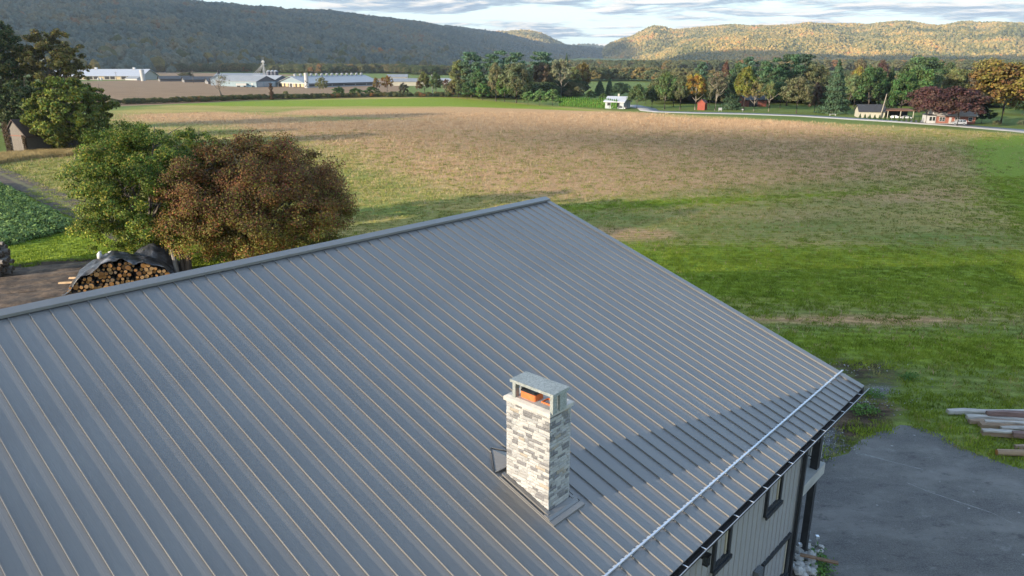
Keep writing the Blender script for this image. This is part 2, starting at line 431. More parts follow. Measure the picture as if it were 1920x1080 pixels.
tcc = t.nodes.new("ShaderNodeTexCoord"); t.links.new(tcc.outputs["Object"], spk.inputs["Vector"])
c = mixc(t, ramp(t, spk.outputs["Distance"], [(0.035, (.75,) * 3), (0.07, (0, 0, 0))]).outputs[0], c, (.33, .33, .32))
t.links.new(c, b.inputs["Base Color"]); b.inputs["Roughness"].default_value = 0.85
bump(t, b, a2, 0.7, 0.03)
sheet("asphalt_yard", [tuple(G(*p)) for p in [(1690, 797), (1668, 806), (1640, 812), (1612, 826), (1590, 850), (1540, 862), (1480, 880), (1420, 905), (1330, 990), (1250, 1200), (1500, 1700), (2600, 1500), (2400, 960), (1960, 892), (1880, 868), (1800, 838), (1760, 815), (1722, 800)]], 0.006, am, 0.10, 0.35)
# pale ragged scraped line on the asphalt: real patches of worn surface
wm = simple("worn_asphalt", (.20, .20, .195), .9, var=.4, scale=6)
for i, line in enumerate([[(1604, 850), (1640, 858), (1680, 868), (1735, 882)], [(1600, 846), (1625, 853), (1660, 862)], [(1700, 905), (1740, 922), (1800, 942), (1860, 962), (1905, 985)]]):
    pts = [G(*p) for p in line]; top = []; bot = []
    for a_, c_ in zip(pts[:-1], pts[1:]):
        for q in np.linspace(0, 1, 14, endpoint=False):
            p_ = a_ + (c_ - a_) * q; w_ = 0.02 + 0.05 * abs(float(vnoise(p_[0] * 3, p_[1] * 3, 0.7, 20 + i)))
            top.append((p_[0], p_[1] + w_)); bot.append((p_[0], p_[1] - w_))
    sheet("worn_strip", top + bot[::-1], 0.010, wm, 0.0, 5)

# country road bending behind the field
rm = simple("road_surface", (.27, .27, .275), .85, var=.12, scale=0.4)
cl = [(1180, 197), (1197, 200.5), (1213, 204), (1217, 207.5), (1235, 209.5), (1300, 211.5), (1400, 213.5), (1500, 217), (1600, 223), (1700, 229), (1800, 236), (1920, 246), (2100, 268), (2300, 300)]
cp = np.array([G(*p) for p in cl]); wl = []; wr_ = []
for i in range(len(cp)):
    d = cp[min(i + 1, len(cp) - 1)] - cp[max(i - 1, 0)]; d = d / np.hypot(*d); nrm = np.array([-d[1], d[0]])
    hw = 3.0 if i < 5 else 3.4
    wl.append(cp[i] + nrm * hw); wr_.append(cp[i] - nrm * hw)
fine = lambda P: [tuple(np.array(P[i]) * (1 - q) + np.array(P[i + 1]) * q) for i in range(len(P) - 1) for q in (0, .25, .5, .75)] + [tuple(P[-1])]
wl, wr_ = fine(wl), fine(wr_)
V = [(p[0], p[1], 0.09) for p in wl] + [(p[0], p[1], 0.09) for p in wr_] + [(p[0], p[1], -0.05) for p in wl] + [(p[0], p[1], -0.05) for p in wr_]
n = len(wl); F = []
for i in range(n - 1):
    F += [(i, n + i, n + i + 1, i + 1), (2 * n + i, i, i + 1, 2 * n + i + 1), (n + i, 3 * n + i, 3 * n + i + 1, n + i + 1)]
props(link("country_road", npmesh("country_road", V, F, rm)), kind="structure")
# driveway apron in front of the brick house
sheet("driveway", pxpoly([(1690, 224), (1745, 226), (1820, 232), (1812, 238), (1760, 233), (1700, 229)]), 0.02, simple("driveway_soil", (.09, .065, .05), .9, var=.3), 0.1, 2)
# wheel churned yard soil: ruts and clods as real relief
dy_poly = pxpoly([(-80, 512), (60, 497), (175, 488), (235, 500), (330, 520), (420, 560), (300, 660), (-80, 720)])
dpa = np.array(dy_poly); ax_ = np.arange(dpa[:, 0].min(), dpa[:, 0].max(), .22); ay_ = np.arange(dpa[:, 1].min(), dpa[:, 1].max(), .22); DX, DY = np.meshgrid(ax_, ay_, indexing='ij')
dd = sdf(dy_poly, DX, DY); qx = DX * .93 + DY * .37; qy = -DX * .37 + DY * .93
rut = np.abs(np.sin(qy * 1.9 + .8 * vnoise(qx, qy, 5, 91))) ** .6 * .13 + .10 * vnoise(qx * .5, qy, .8, 92, 5) + .10 * vnoise(qx, qy, 3, 93, 3)
DZ = -.06 + np.clip(dd / 1.2, 0, 1) * (.10 + rut)
I = np.arange(DX.size).reshape(DX.shape); ok = dd[:-1, :-1] > -.3
F = np.stack([I[:-1, :-1][ok], I[1:, :-1][ok], I[1:, 1:][ok], I[:-1, 1:][ok]], 1); u_, inv = np.unique(F, return_inverse=True)
sm_, t, b = new_mat("yard_soil"); s1 = tex(t, 'noise', .8, 8, .72); s2 = tex(t, 'noise', 5, 5, .75)
c = ramp(t, s1, [(.32, (.030, .022, .018)), (.48, (.085, .058, .040)), (.60, (.17, .112, .070)), (.74, (.30, .20, .125))]).outputs[0]
c = mixc(t, 1.0, c, ramp(t, s2, [(.3, (.6,) * 3), (.7, (1.35,) * 3)]).outputs[0], 'MULTIPLY'); t.links.new(c, b.inputs["Base Color"]); b.inputs["Roughness"].default_value = .9; bump(t, b, s2, .6, .06)
props(link("yard_soil", npmesh("yard_soil", np.stack([DX, DY, DZ], -1).reshape(-1, 3)[u_], inv.reshape(F.shape), sm_, None, True)), kind="structure")
# dirt track beside the soybeans
tm, t, b = new_mat("track_soil")
q1 = tex(t, 'noise', 1.0, 7, 0.7); q2 = tex(t, 'noise', 0.25, 4, 0.6)
c = ramp(t, q1, [(0.3, (.026, .018, .013)), (0.5, (.065, .046, .032)), (0.72, (.15, .11, .07))]).outputs[0]
uvw = attr(t, "mid")
c = mixc(t, mth(t, 'MULTIPLY', mth(t, 'MULTIPLY_ADD', mth(t, 'ADD', uvw, mth(t, 'MULTIPLY_ADD', q1, 1.6, -.8)), 3, -1.2, clamp=True), .8), c, (.13, .12, .045))
t.links.new(c, b.inputs["Base Color"]); b.inputs["Roughness"].default_value = .95; bump(t, b, q1, .6, .08)
Lf = [(-130, 262), (0, 312), (80, 346), (150, 378), (240, 420)]; Rt = [(-260, 262), (0, 343), (70, 376), (140, 412), (230, 460)]
V = []; M = []
for k in range(len(Lf) - 1):
    for q in np.linspace(0, 1, 12, endpoint=False):
        a_ = G(Lf[k][0] + (Lf[k + 1][0] - Lf[k][0]) * q, Lf[k][1] + (Lf[k + 1][1] - Lf[k][1]) * q)
        c_ = G(Rt[k][0] + (Rt[k + 1][0] - Rt[k][0]) * q, Rt[k][1] + (Rt[k + 1][1] - Rt[k][1]) * q)
        jit = 0.25 * vnoise(np.array([a_[0], c_[0]]), np.array([a_[1], c_[1]]), 1.7, 8)
        for j in range(7):
            w_ = j / 6; p_ = a_ + (c_ - a_) * w_ + (jit[0] if j == 0 else jit[1] if j == 6 else 0)
            rut = 0.02 + 0.05 * (1 - abs(math.cos(w_ * 2 * math.pi)))
            V.append((p_[0], p_[1], 0.06 - rut * 0.5)); M.append(1.0 if j == 3 else 0.25 if j in (2, 4, 0, 6) else 0.0)
n = len(V) // 7; F = [(i * 7 + j, i * 7 + j + 1, (i + 1) * 7 + j + 1, (i + 1) * 7 + j) for i in range(n - 1) for j in range(6)]
props(link("dirt_track", npmesh("dirt_track", V, F, tm, {"mid": M}, True)), kind="structure")

# ------------------------------------------------------------------ hills
def hill(name, crest, rc, rf, ncol, nrow, mat, nz, seed, back=0.55, rfun=None, foot=0.0, expo=1.15):
    """crest: photo points of the skyline; rc / rf: crest and foot distances along it (px, metres)"""
    ths = np.array([dirpx(*p)[0] for p in crest]); tes = np.array([dirpx(*p)[1] for p in crest])
    th = np.linspace(ths[0], ths[-1], ncol)
    te = np.interp(th, ths, tes)
    RC = np.interp(th, [dirpx(p, 115)[0] for p, _ in rc], [r for _, r in rc])
    RF = np.interp(th, [dirpx(p, 115)[0] for p, _ in rf], [r for _, r in rf])
    ZC = CAM_H + te * RC
    T = np.concatenate([np.linspace(0, 1, nrow), np.linspace(1, 1 + back, nrow // 3)[1:]])
    TH, TT = np.meshgrid(th, T, indexing='ij')
    R = RF[:, None] + (RC - RF)[:, None] * TT
    up = np.clip(TT, 0, 1)
    S = np.sin(up * math.pi / 2) ** expo
    dn = np.clip(TT - 1, 0, None)
    Z = foot + (ZC[:, None] - foot) * (S - dn * 0.75)
    Xg, Yg = R * np.sin(TH), R * np.cos(TH)
    w = np.sin(np.clip(up, 0, 1) * math.pi) 
    Z = Z + w * nz * (vnoise(TH * 9000, TT * 300, 420, seed, 3) * 0.9 + vnoise(Xg, Yg, 260, seed + 1, 3) * 0.6)
    nx, ny = Xg.shape; I = np.arange(nx * ny).reshape(nx, ny)
    F = np.stack([I[:-1, :-1], I[1:, :-1], I[1:, 1:], I[:-1, 1:]], -1).reshape(-1, 4)
    Vv = np.stack([Xg, Yg, Z - 3.0], -1).reshape(-1, 3)
    props(link(name, npmesh(name, Vv, F[:, ::-1], mat, None, True)), kind="structure")
    return th, T, Xg, Yg, Z, TH, TT
def on_hill(hh, n, seed, tmax=1.03):
    th, T, Xg, Yg, Z, TH, TT = hh; r = np.random.default_rng(seed)
    # sample cells by area
    ax = Xg[:-1, :-1]; area = np.abs((Xg[1:, :-1] - ax) * (Yg[:-1, 1:] - Yg[:-1, :-1]) - (Xg[:-1, 1:] - ax) * (Yg[1:, :-1] - Yg[:-1, :-1]))
    area = area * (TT[:-1, :-1] < tmax)
    p = area.ravel() / area.sum(); k = r.choice(p.size, n, p=p); i, j = np.unravel_index(k, area.shape)
    a = r.random(n); b_ = r.random(n)
    def bl(Q): return (Q[i, j] * (1 - a) + Q[i + 1, j] * a) * (1 - b_) + (Q[i, j + 1] * (1 - a) + Q[i + 1, j + 1] * a) * b_
    return np.stack([bl(Xg), bl(Yg), bl(Z) - 2.5], 1), bl(TH), bl(TT)

def hillmat(name, lo, hi):
    m, t, b = new_mat(name)
    r = ramp(t, tex(t, 'noise', 0.03, 6, .7), [(0.3, lo), (0.7, hi)])
    t.links.new(r.outputs[0], b.inputs["Base Color"]); b.inputs["Roughness"].default_value = 1; b.inputs["Specular IOR Level"].default_value = 0
    return m
hA = hill("forested_ridge", [(-260, -14), (-100, -9), (0, -3), (100, 2), (180, 6), (260, 11), (330, 15), (420, 21), (500, 28), (560, 32), (620, 35), (700, 42), (800, 53), (860, 59), (910, 64), (950, 70),
                      (985, 78), (1020, 86), (1060, 90), (1100, 92), (1130, 97), (1160, 109), (1188, 124)],
          [(-260, 2500), (400, 3100), (900, 4200), (1188, 4700)], [(-260, 950), (300, 1050), (800, 1500), (1188, 3600)], 300, 70, hillmat("ridge_soil", (.03, .035, .02), (.07, .06, .035)), 16, 11)
hB = hill("sunlit_shoulder_hill", [(880, 72), (925, 64), (950, 63), (975, 61.5), (995, 62), (1015, 67), (1035, 77), (1060, 88), (1085, 96)],
          [(880, 5200), (1085, 5200)], [(880, 4300), (1085, 4300)], 80, 30, hillmat("shoulder_soil", (.08, .06, .03), (.16, .11, .05)), 8, 21)
hC = hill("distant_blue_hill", [(1040, 96), (1070, 89), (1090, 87), (1115, 88), (1135, 92), (1155, 96), (1190, 108)],
          [(1040, 6300), (1190, 6300)], [(1040, 5600), (1190, 5600)], 60, 20, hillmat("far_hill_soil", (.03, .05, .05), (.05, .07, .06)), 6, 31)
hD = hill("golden_hill_range", [(1118, 116), (1135, 93), (1152, 88), (1175, 76), (1200, 67), (1225, 62), (1250, 63), (1275, 60), (1300, 57), (1340, 53), (1372, 50), (1400, 53), (1440, 52), (1480, 51), (1520, 48.5),
                   (1560, 49), (1600, 51), (1650, 50), (1680, 47), (1715, 49), (1755, 53), (1800, 51), (1860, 51), (1920, 52), (2100, 50), (2350, 52)],
          [(1118, 4600), (1300, 4600), (1920, 5000), (2350, 5400)], [(1118, 3300), (1300, 2900), (1500, 2700), (1920, 2700), (2350, 2700)], 360, 80, hillmat("range_soil", (.09, .07, .035), (.18, .13, .06)), 46, 41)
hE = hill("golden_foothill", [(1165, 127), (1200, 115), (1240, 101), (1280, 88), (1320, 77), (1360, 70), (1400, 67), (1440, 70), (1490, 78), (1540, 88), (1600, 99)],
          [(1165, 3300), (1400, 3900), (1600, 3700)], [(1165, 2300), (1600, 2500)], 160, 44, hillmat("foothill_soil", (.08, .06, .03), (.16, .11, .05)), 12, 51)

def crownmat(name, stops, rnd_rough=.8):
    m, t, b = new_mat(name)
    oi = t.nodes.new("ShaderNodeObjectInfo")
    r = ramp(t, oi.outputs["Random"], stops)
    n = tex(t, 'noise', 2.5, 4, .8)
    ln_ = t.nodes.new("ShaderNodeTexNoise"); ln_.inputs["Scale"].default_value = .006; ln_.inputs["Detail"].default_value = 4; t.links.new(oi.outputs["Location"], ln_.inputs["Vector"])
    sh = mth(t, 'MULTIPLY_ADD', oi.outputs["Random"], .5, mth(t, 'MULTIPLY_ADD', ln_.outputs[0], 2.2, -.85)); t.links.new(mth(t, 'ADD', sh, 0.0, clamp=True), r.inputs[0])
    c = mixc(t, 1.0, r.outputs[0], ramp(t, n, [(0.3, (.4,) * 3), (0.7, (1.5,) * 3)]).outputs[0], 'MULTIPLY')
    t.links.new(c, b.inputs["Base Color"]); b.inputs["Roughness"].default_value = rnd_rough; b.inputs["Specular IOR Level"].default_value = 0.1
    return m
import bmesh
def lump(name, mat, seed, sub=2):
    """one distant crown: a lumpy, leafy outline of about 1 x 1 x 1"""
    bm = bmesh.new(); bmesh.ops.create_icosphere(bm, subdivisions=sub, radius=0.5)
    r = np.random.default_rng(seed)
    for v in bm.verts:
        d = 1 + 0.55 * (r.random() - 0.5)
        v.co = Vector((v.co.x * d, v.co.y * d, v.co.z * d * 1.15 + 0.35))
    me = bpy.data.meshes.new(name); bm.to_mesh(me); bm.free(); me.materials.append(mat); return me
dark_st = [(0.0, (.042, .070, .066)), (0.35, (.066, .092, .080)), (0.6, (.095, .11, .084)), (0.85, (.125, .118, .078)), (0.95, (.12, .095, .045)), (1.0, (.14, .08, .04))]
gold_st = [(0.0, (.075, .085, .035)), (0.3, (.15, .14, .05)), (0.62, (.29, .215, .075)), (0.88, (.38, .25, .08)), (1.0, (.38, .18, .06))]  # autumn gold pushed redder to carry the sun's warmth in the colour
olive_st = [(0.0, (.035, .05, .018)), (0.4, (.06, .07, .025)), (0.7, (.10, .085, .028)), (0.9, (.17, .12, .03)), (1.0, (.20, .08, .02))]
mD, mG_, mO = crownmat("ridge_foliage", dark_st), crownmat("range_foliage", gold_st), crownmat("edge_foliage", olive_st)
lumpsD = [lump("ridge_crown", mD, 100 + i) for i in range(4)]
lumpsG = [lump("range_crown", mG_, 110 + i) for i in range(4)]
lumpsO = [lump("edge_crown", mO, 120 + i) for i in range(4)]
def forest(name, hh, n, srcs, size, seed, cut=None, tmax=1.03):
    P, TH, TT = on_hill(hh, n, seed, tmax)
    if cut is not None: k = cut(P, TH, TT); P = P[k]
    m = len(P); r = np.random.default_rng(seed + 5)
    s_ = size * r.uniform(.6, 1.5, m)
    return scatter(name, P, srcs, np.stack([s_, s_, s_ * r.uniform(.9, 1.4, m)], 1), r.uniform(0, 6.3, m))
def el(P): return (P[:, 2] - CAM_H) / np.hypot(P[:, 0], P[:, 1])
def pxy(P):
    """photo pixel of world points"""
    d = P - np.array([0, 0, CAM_H]); u = d[:, 2] * _c + d[:, 1] * _s; f = d[:, 1] * _c - d[:, 2] * _s
    return 960 + FPX * d[:, 0] / f, 540 - FPX * u / f
clear_a = [(275, 139), (330, 133), (335, 121), (400, 121), (436, 131), (430, 137), (300, 142)]
clear_b = [(610, 143), (640, 133), (690, 136), (700, 146), (650, 148)]; clear_c = [(652, 121), (680, 121), (712, 132), (716, 139), (690, 133)]
def cutA(P, TH, TT):
    x, y = pxy(P); k = np.ones(len(P), bool)
    for pl in (clear_a, clear_b, clear_c): k &= sdf(pl, x, y) < -0.3
    return k
forest("ridge_forest", hA, 62000, lumpsD, 11.0, 60, cutA)
forest("ridge_edge_woods", hA, 5200, lumpsO, 13.5, 61, lambda P, TH, TT: cutA(P, TH, TT) & (TT < 0.16 + .05 * vnoise(P[:, 0], P[:, 1], 150, 4)))
forest("shoulder_forest", hB, 5000, lumpsG, 13, 62)
forest("far_hill_forest", hC, 2500, lumpsD, 16, 63)
forest("golden_range_forest", hD, 80000, lumpsG, 10.5, 64)
forest("golden_foothill_forest", hE, 17000, lumpsG, 10.5, 65)
# clearings on the lower ridge: meadow sheets lying on the slope
def meadow(name, pl, col):
    th, T, Xg, Yg, Z, TH, TT = hA
    x, y = pxy(np.stack([Xg.ravel(), Yg.ravel(), Z.ravel()], 1)); d = sdf(pl, x, y).reshape(Xg.shape)
    I = np.arange(Xg.size).reshape(Xg.shape)
    ok = (d[:-1, :-1] > -3) & (d[1:, 1:] > -3) & (TT[:-1, :-1] < .6)
    F = np.stack([I[:-1, :-1][ok], I[1:, :-1][ok], I[1:, 1:][ok], I[:-1, 1:][ok]], 1)
    if len(F) == 0: return
    u, inv = np.unique(F, return_inverse=True)
    Vv = np.stack([Xg.ravel()[u], Yg.ravel()[u], Z.ravel()[u] - 2.0], 1)
    props(link(name, npmesh(name, Vv, inv.reshape(F.shape)[:, ::-1], simple(name + "_grass", col, .95, var=.2, scale=.02), None, True)), kind="structure")
meadow("green_meadow", clear_a, (.10, .16, .04)); meadow("mown_field", clear_b, (.21, .18, .13)); meadow("upper_mown_field", clear_c, (.21, .18, .13))

# ------------------------------------------------------------------ clouds added out of view, outlined by the shadows wanted on the valley
clm = simple("shade_cloud", (.85, .85, .86), 1.0, var=.03, scale=.01, spec=0)
def shade_cloud(shadow_poly, alt, thick, label, seed, wob=40.0, step=None):
    off = np.array([SUNV.x, SUNV.y]) / SUNV.z * alt
    P = np.array(shadow_poly, float) + off
    lo, hi = P.min(0) - 60, P.max(0) + 60; st = step or max(hi - lo) / 90
    xs = np.arange(lo[0], hi[0], st); ys = np.arange(lo[1], hi[1], st); X, Y = np.meshgrid(xs, ys, indexing='ij')
    D = sdf(P, X, Y) + wob * vnoise(X, Y, wob * 3, seed, 5)
    prof = np.sqrt(np.clip(D / (thick * 2.2), 0, 1)); bil = 1 + .5 * vnoise(X, Y, thick * 3, seed + 2, 4)
    ok = (D[:-1, :-1] > 0) & (D[1:, :-1] > 0) & (D[1:, 1:] > 0) & (D[:-1, 1:] > 0)
    I = np.arange(X.size).reshape(X.shape); q = lambda a: a[ok]
    F = np.stack([q(I[:-1, :-1]), q(I[1:, :-1]), q(I[1:, 1:]), q(I[:-1, 1:])], 1)
    top = np.stack([X, Y, alt + thick * prof * bil + .3], -1).reshape(-1, 3); bot = np.stack([X, Y, alt - thick * .25 * prof * bil - .3], -1).reshape(-1, 3)
    Vv = np.concatenate([top, bot]); n0 = len(top)
    # rim: edges used by one face only
    E = np.concatenate([F[:, [0, 1]], F[:, [1, 2]], F[:, [2, 3]], F[:, [3, 0]]]); key = np.sort(E, 1); kk = key[:, 0].astype(np.int64) * n0 + key[:, 1]
    u, idx, cnt = np.unique(kk, return_index=True, return_counts=True); R_ = E[idx[cnt == 1]]
    FF = np.concatenate([F, F[:, ::-1] + n0, np.stack([R_[:, 1], R_[:, 0], R_[:, 0] + n0, R_[:, 1] + n0], 1)])
    u, inv = np.unique(FF, return_inverse=True)
    o = link("shade_cloud", npmesh("shade_cloud", Vv[u], inv.reshape(FF.shape), clm, None, True)); return props(o, label, "shade_cloud")
cu = lambda u, w: (0.6706 * u - 0.7418 * w, 0.7418 * u + 0.6706 * w)
shade_cloud([(-2600, 700), (-900, 800), (-350, 900), (50, 1500), (260, 2600), (900, 3900), (760, 4350), (300, 4500), (-600, 5200), (-3600, 4200)], 900, 70,
      "vast unseen cloudbank added to shade the wooded ridge at left", 71, 60)
shade_cloud([(-105, 222), (-60, 210), (10, 174), (70, 158), (130, 142), (240, 110), (620, 60), (1500, 0), (1500, -300), cu(64, -300), cu(60, 2), cu(50, 9), cu(40, 14), cu(33, 33), (2, 60), (13, 74), (19, 92), (10, 116), (-10, 142), (-50, 184)], 400, 4,
      "thin unseen cloudbank shaped to shade the harvested field", 72, 4, 6)
shade_cloud([(400, 1200), (1200, 1500), (2200, 1500), (3300, 1900), (3300, 2300), (1900, 2500), (1200, 2700), (700, 2750), (300, 2300)], 900, 40,
      "long unseen cloudbank added to shade the foot of the golden hills", 73, 50)

# ------------------------------------------------------------------ the metal roofed building
# its own frame: x along the ridge, y from the near eave towards the ridge, z up
BROT = math.atan2(1425.0, 1288.0)
ex = np.array([math.cos(BROT), math.sin(BROT)]); ey = np.array([-math.sin(BROT), math.cos(BROT)])
BX, BY = 9.6, 19.16
def bw(u, w, z=0.0):
    p = ex * u + ey * w; return (p[0], p[1], z)
bld = thing("house", "large two storey building with a blue grey standing seam metal roof and stone chimney", "building", bw(BX, BY), BROT)
def boff(me):
    n = len(me.vertices); a = np.empty(n * 3, np.float32); me.vertices.foreach_get("co", a); a = a.reshape(-1, 3); a[:, 0] -= BX; a[:, 1] -= BY
    me.vertices.foreach_set("co", a.ravel()); me.update(); return me
def bp(name, mb, mat, parent=None, label=None, smooth=False):
    o = link(name, boff(mb.mesh(name, mat, smooth)), parent or bld)
    if label: o["label"] = label
    return o
RZ, RW, EW = 9.6, 19.16, 5.863
def zr(w): return RZ - (RW - w) / 3.0
# painted steel, faint oil canning and dust
metal, t, b = new_mat("roof_metal")
mn = tex(t, 'noise', 1.6, 5, 0.6, stretch=(1, .18, 1)); mn2 = tex(t, 'noise', 60, 3, 0.7)
c = ramp(t, mn, [(0.3, (.184, .177, .172)), (0.7, (.204, .197, .191))]).outputs[0]
oir = t.nodes.new('ShaderNodeObjectInfo'); stk_ = tex(t, 'noise', 7, 5, .7, stretch=(1, .05, 1)); c = mixc(t, 1.0, c, mixc(t, mth(t, 'ADD', mth(t, 'MULTIPLY', oir.outputs['Random'], .5), mth(t, 'MULTIPLY', stk_, .5)), (.90, .90, .90), (1.09, 1.09, 1.08)), 'MULTIPLY')
t.links.new(c, b.inputs["Base Color"]); b.inputs["Metallic"].default_value = 0.25
t.links.new(mth(t, 'MULTIPLY_ADD', mn, .16, .34), b.inputs["Roughness"])
bump(t, b, tex(t, 'noise', .9, 2, .5, stretch=(1, .2, 1)), .35, .02)
dark_metal = simple("dark_trim", (.032, .034, .038), .45, .2, .2, 4)
gut_in = simple("gutter_inside", (.035, .028, .024), .6, 0, .3, 5)
galv = simple("bright_aluminium", (.62, .64, .67), .35, .6, .1, 9)
S0 = .6971 * 5.5; SP = .41855
# one pan: flat with low pencil ribs
ribs = [(0, 0)]
for cx in (.095, .165, .253, .323):
    ribs += [(cx - .010, 0), (cx - .004, .0006), (cx + .004, .0006), (cx + .010, 0)]
ribs += [(SP - .002, 0)]
def strip_mesh(name, prof, w0, w1, mat, closed=True, zoff=0.0, wz=zr):
    mb = MB(); n = len(prof)
    vs = [(p[0], w0 - BY, wz(w0) + p[1] + zoff) for p in prof] + [(p[0], w1 - BY, wz(w1) + p[1] + zoff) for p in prof]
    fs = [(i, (i + 1) % n, n + (i + 1) % n, n + i) for i in range(n if closed else n - 1)]
    if closed: fs += [tuple(range(n))[::-1], tuple(range(n, 2 * n))]
    return mb.add(vs, fs).mesh(name, mat)
pan = strip_mesh("roof_panel", ribs + [(SP - .002, -.012), (0, -.012)], EW, 19.02, metal)
seam = strip_mesh("seam", [(-.004, -.001), (-.004, .012), (.001, .016), (.001, .028), (-.003, .029), (-.003, .036), (.011, .036), (.011, .029), (.007, .028), (.007, .016), (.012, .012), (.012, -.001)], EW + .002, 19.04, metal)
zb = lambda w: RZ - (w - RW) / 3.0
pan_b = strip_mesh("roof_panel", ribs + [(SP - .002, -.012), (0, -.012)], 2 * RW - EW, 19.30, metal, wz=zb)
seam_b = strip_mesh("seam", [(-.004, -.001), (-.004, .046), (.013, .046), (.012, -.001)], 2 * RW - EW - .002, 19.28, metal, wz=zb)
for k in range(-19, 46):
    for pm, sm in ((pan, seam), (pan_b, seam_b)):
        if pm is pan_b and k % 1: continue
        p = link("roof_panel", pm, bld, (S0 + SP * k - BX, 0, 0)); link("seam", sm, p)
U0, U1 = S0 - 19 * SP, 23.27
# ridge cap, rake trim
bp("ridge_cap", MB().prism([(RW, RZ + .105), (RW - .26, RZ + .022), (RW - .26, RZ - .05), (RW - .245, RZ - .05), (RW - .24, RZ + .0), (RW, RZ + .08), (RW + .24, RZ), (RW + .245, RZ - .05), (RW + .26, RZ - .05), (RW + .26, RZ + .022)], 'x', U0 - .03, U1 + .03), metal)
def rake(side):
    f = zr if side < 0 else zb; w0, w1 = (EW - .01, RW - .02) if side < 0 else (2 * RW - EW + .01, RW + .02)
    pr = [(S0 + 46 * SP - .06, .002), (S0 + 46 * SP - .06, .052), (U1, .052), (U1, -.20), (U1 - .02, -.20), (U1 - .02, .03), (S0 + 46 * SP - .02, .03), (S0 + 46 * SP - .02, .002)]
    m = MB(); n = len(pr)
    m.add([(p[0], w0, f(w0) + p[1]) for p in pr] + [(p[0], w1, f(w1) + p[1]) for p in pr], [(i, (i + 1) % n, n + (i + 1) % n, n + i) for i in range(n)] + [tuple(range(n))[::-1], tuple(range(n, 2 * n))])
    bp("rake_trim", m, metal)
rake(-1); rake(1)
# snow rail clamped over the seams, with small ice flags
SW = 6.608
sg = bp("snow_rail", MB().prism([(SW - .024, zr(SW) + .052), (SW + .026, zr(SW) + .068), (SW + .026, zr(SW) + .073), (SW - .019, zr(SW) + .059), (SW - .019, zr(SW) + .085), (SW - .024, zr(SW) + .085)], 'x', U0, 23.42), galv)
clampm = boff(MB().box(-.014, .022, SW - .02, SW + .045, zr(SW) + .01, zr(SW) + .052).mesh("clamp", galv))
flagm = boff(MB().hexa([(-.04, SW + .026, zr(SW) + .068), (.04, SW + .026, zr(SW) + .068), (.04, SW + .062, zr(SW) + .05), (-.04, SW + .062, zr(SW) + .05)], [(-.04, SW + .026, zr(SW) + .073), (.04, SW + .026, zr(SW) + .073), (.04, SW + .062, zr(SW) + .055), (-.04, SW + .062, zr(SW) + .055)]).mesh("ice_flag", galv))
for k in range(-19, 47):
    link("clamp", clampm, sg, (S0 + SP * k, 0, 0))
    if k < 46:
        for q in (.14, .29): link("ice_flag", flagm, sg, (S0 + SP * (k + q / SP), 0, 0))
# eave trim and gutter
bp("eave_trim", MB().prism([(EW + .0, zr(EW) - .014), (EW + .06, zr(EW) - .014), (EW + .06, zr(EW) - .24), (EW + .04, zr(EW) - .24), (EW + .04, zr(EW) - .03), (EW, zr(EW) - .03)], 'x', U0, U1), dark_metal)
gz = zr(EW)
gt = bp("gutter", MB().prism([(EW + .036, gz - .045), (EW + .036, gz - .17), (EW - .09, gz - .17), (EW - .125, gz - .055), (EW - .131, gz - .055), (EW - .095, gz - .177), (EW + .039, gz - .177), (EW + .039, gz - .045)], 'x', U0, U1 + .12), gut_in)
bp("lip", MB().prism([(EW - .122, gz - .056), (EW - .122, gz - .046), (EW - .139, gz - .046), (EW - .139, gz - .066), (EW - .133, gz - .066), (EW - .131, gz - .056)], 'x', U0, U1 + .13), simple("lip_metal", (.33, .34, .36), .35, .5), gt)
hang = boff(MB().box(-.011, .011, EW - .126, EW + .034, gz - .054, gz - .044).mesh("gutter_hanger", galv))
u = U0 + .3
while u < U1: link("gutter_hanger", hang, gt, (u, 0, 0)); u += .78
bp("back_gutter", MB().box(U0, U1, 2 * RW - EW + .01, 2 * RW - EW + .13, gz - .17, gz - .05), dark_metal)
bp("soffit", MB().box(U0, U1 - .03, EW + .062, 6.16, 4.93, 4.95).box(U0, U1 - .03, 2 * RW - 6.16, 2 * RW - EW, 4.93, 4.95), simple("soffit_metal", (.20, .20, .20), .7))
# walls of vertical metal boards
WY, WU = 6.15, 19.43
WB = 2 * RW - WY
wallm, t, b = new_mat("board_siding")
wn = tex(t, 'noise', 2.0, 6, .6, stretch=(1, 1, .25))
t.links.new(ramp(t, wn, [(0.3, (.27, .262, .26)), (0.7, (.32, .312, .308))]).outputs[0], b.inputs["Base Color"]); b.inputs["Roughness"].default_value = .5
core = MB().box(U0 + .3, WU - .03, WY + .03, WB - .03, 0, 4.94)
core.prism([(WY + .03, 4.94), (WB - .03, 4.94), (RW, RZ - .12)], 'x', U0 + .3, WU - .03)
bp("wall", core, simple("wall_core", (.2, .2, .2), .8))
bm_ = boff(MB().prism([(0, WY + .03), (0, WY + .004), (.012, WY - .016), (.034, WY - .016), (.046, WY + .004), (.297, WY + .004), (.297, WY + .03)], 'z', .12, 4.93).mesh("siding_board", wallm))
u = WU - .12 - .3
WIN = [(16.72, 17.72, 3.57, 4.93), (13.78, 14.66, 3.57, 4.93), (17.02, 18.95, .45, 1.92)]
while u > U0 + .3:
    link("siding_board", bm_, bld, (u, 0, 0)); u -= .3
gb = MB()
w = WY
while w < WB:
    top = (zr(w + .15) if w < RW else zb(w + .15)) - .13
    gb.box(WU - .03, WU, w, w + .27, .12, top); w += .3
bp("gable_siding", gb, wallm)["kind"] = "stuff"
bp("corner_trim", MB().box(WU - .11, WU + .015, WY - .024, WY + .0, 0, 4.93).box(WU, WU + .018, WY, WY + .12, 0, 4.93), dark_metal)
